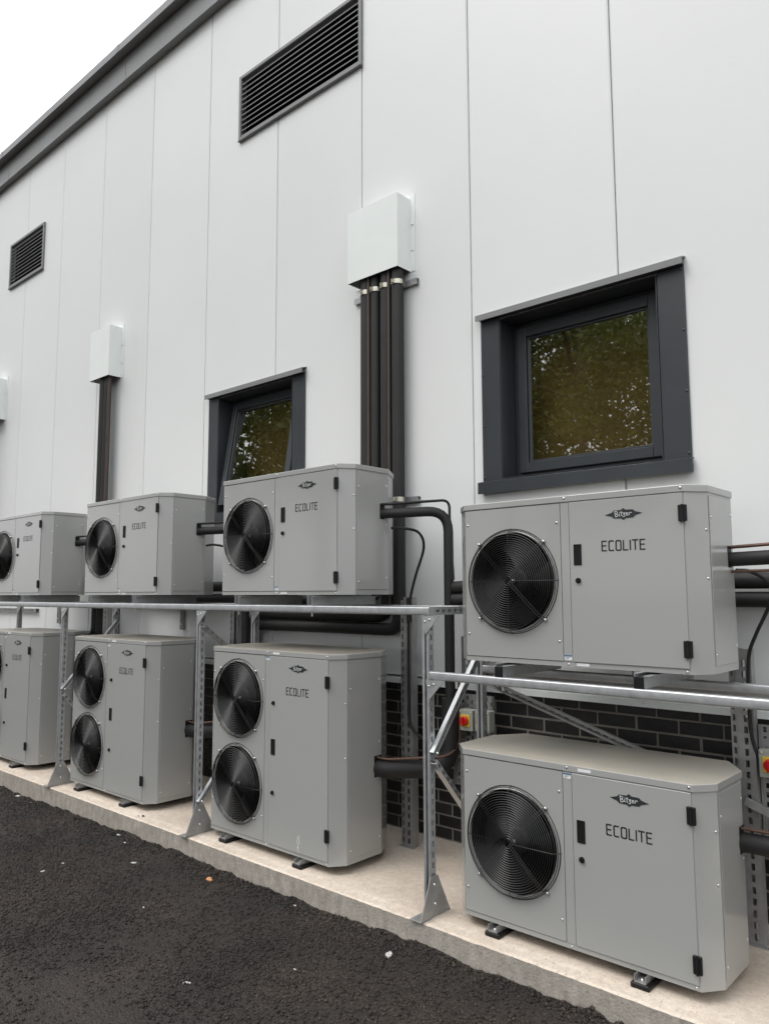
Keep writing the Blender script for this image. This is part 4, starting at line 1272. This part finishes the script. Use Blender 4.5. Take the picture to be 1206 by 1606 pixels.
for x, y, s, lab in ((-4.892, -1.593, .013, 'pale chip on the asphalt near the left edge, left of the square white chip'),
                     (-4.559, -1.299, .019, 'long pale chip on the asphalt up and left of the orange fragment'),
                     (-4.843, -1.744, .014, 'square white chip on the asphalt near the left edge'),
                     (-2.518, -1.176, .022, 'largest pale chip on the asphalt by the plinth, below the last rack post'),
                     (-3.002, -1.95, .016, 'lone white chip near the bottom edge of the picture'),
                     (-6.85, -1.050, .026, 'pale chip against the plinth at the far left'),
                     (-6.55, -1.075, .015, 'small pale chip beside the plinth at the far left, right of a larger one'),
                     (-5.145, -1.075, .016, 'upper pale chip beside the plinth below the middle double-fan unit'),
                     (-4.98, -1.12, .011, 'lower pale chip beside the plinth below the middle double-fan unit'),
                     (-3.30, -1.065, .013, 'pale chip against the plinth right of the orange fragment'),
                     (-3.90, -1.62, .010, 'tiny pale chip in the middle of the asphalt below the orange fragment'),
                     (-2.75, -1.55, .009, 'tiny pale chip on the asphalt near the bottom right, above the lone white chip')):
    pebble('stone_chip', x, y, s * 1.1, 'pale_stone', lab, 'stone', 'pale chips on the asphalt', flat=0.20)
for x, y, s, lab in ((-5.03, -0.955, .010, 'larger dark crumb on the plinth between the two tall units in the middle'),
                     (-5.06, -0.975, .006, 'smaller dark crumb on the plinth between the two tall units in the middle')):
    pebble('dirt_crumb', x, y, s, 'debris', lab, 'dirt', 'dark crumbs on the plinth', flat=0.5)

# ------------------------------------------------------------------ trees behind the viewer (seen mirrored in the window panes)
def tree_meshes(seed, height, crown_r, nleaf):
    r = np.random.default_rng(seed)
    trunk = MB()
    pts = [(0, 0, -0.3), (0.05, 0.02, height * 0.15), (-0.05, 0.08, height * 0.35), (0.08, 0.0, height * 0.6), (0.0, 0.05, height * 0.88)]
    trunk.tube(smooth_path(pts, 5), [0.24 * (1 - 0.85 * k / 20) for k in range(21)], 10)
    centers = []
    for k in range(13):
        a = k * 2.4 + r.uniform(-.4, .4); h0 = height * r.uniform(0.22, 0.72); L = crown_r * r.uniform(0.6, 1.0)
        e = (L * math.cos(a), L * math.sin(a), h0 + L * r.uniform(0.25, 0.8))
        trunk.tube(smooth_path([(0, 0.02, h0), (e[0] * .5, e[1] * .5, h0 + (e[2] - h0) * .62), e], 4), [0.085 * (1 - 0.85 * q / 8) for q in range(9)], 7)
        centers.append(e); centers.append((e[0] * .55, e[1] * .55, h0 + (e[2] - h0) * .75))
    for k in range(26):
        th, ph = r.uniform(0, 6.283), math.acos(r.uniform(-0.9, 1)); rr = r.uniform(0.35, 1.0) ** 0.5
        centers.append((crown_r * rr * math.sin(ph) * math.cos(th), crown_r * rr * math.sin(ph) * math.sin(th), height * 0.60 + height * 0.38 * rr * math.cos(ph)))
    C = np.array(centers); ci = r.integers(0, len(C), nleaf)
    rad = r.uniform(0.7, 1.35, len(C)) * crown_r * 0.30
    dirs = r.normal(0, 1, (nleaf, 3)); dirs /= np.linalg.norm(dirs, axis=1)[:, None]
    P = C[ci] + dirs * (rad[ci] * r.uniform(0.15, 1, nleaf) ** 0.45)[:, None] * np.array([1, 1, 0.8])
    P[:, 2] = np.maximum(P[:, 2], 0.9)
    s = r.uniform(0.05, 0.11, nleaf)
    u = r.normal(0, 1, (nleaf, 3)); u /= np.linalg.norm(u, axis=1)[:, None]
    w = np.cross(u, r.normal(0, 1, (nleaf, 3))); w /= np.linalg.norm(w, axis=1)[:, None]
    V = np.stack([P - u * s[:, None], P + w * s[:, None] * 0.5, P + u * s[:, None], P - w * s[:, None] * 0.5], 1).reshape(-1, 3)
    F = np.arange(nleaf * 4).reshape(-1, 4)
    return trunk.mesh('trunk', 'bark', smooth=True), np_mesh('crown', V, F, 'leaf')
TA = tree_meshes(5, 13.0, 4.2, 27000)
TB = tree_meshes(9, 11.5, 3.9, 23000)
for k, (x, y, sc, rz, T) in enumerate(((-6.0, -19.5, 1.0, 0.4, TA), (-11.5, -18.0, 1.1, 2.1, TB), (-16.5, -20.0, 1.25, 3.3, TA), (-22.0, -18.5, 1.75, 5.0, TB), (-29.0, -19.5, 1.7, 1.2, TA), (-19.0, -27.5, 1.6, 0.9, TA), (-36.0, -21.0, 1.75, 2.8, TB), (-26.5, -28.0, 1.8, 4.4, TB))):
    t = thing('leafy_tree', (x, y, -0.15), 'green leafy tree standing opposite the building, mirrored in the window panes', 'tree', 'trees opposite the building')
    t.scale = (sc, sc, sc); t.rotation_euler = (0, 0, rz)
    ob('trunk', T[0], t); ob('crown', T[1], t)
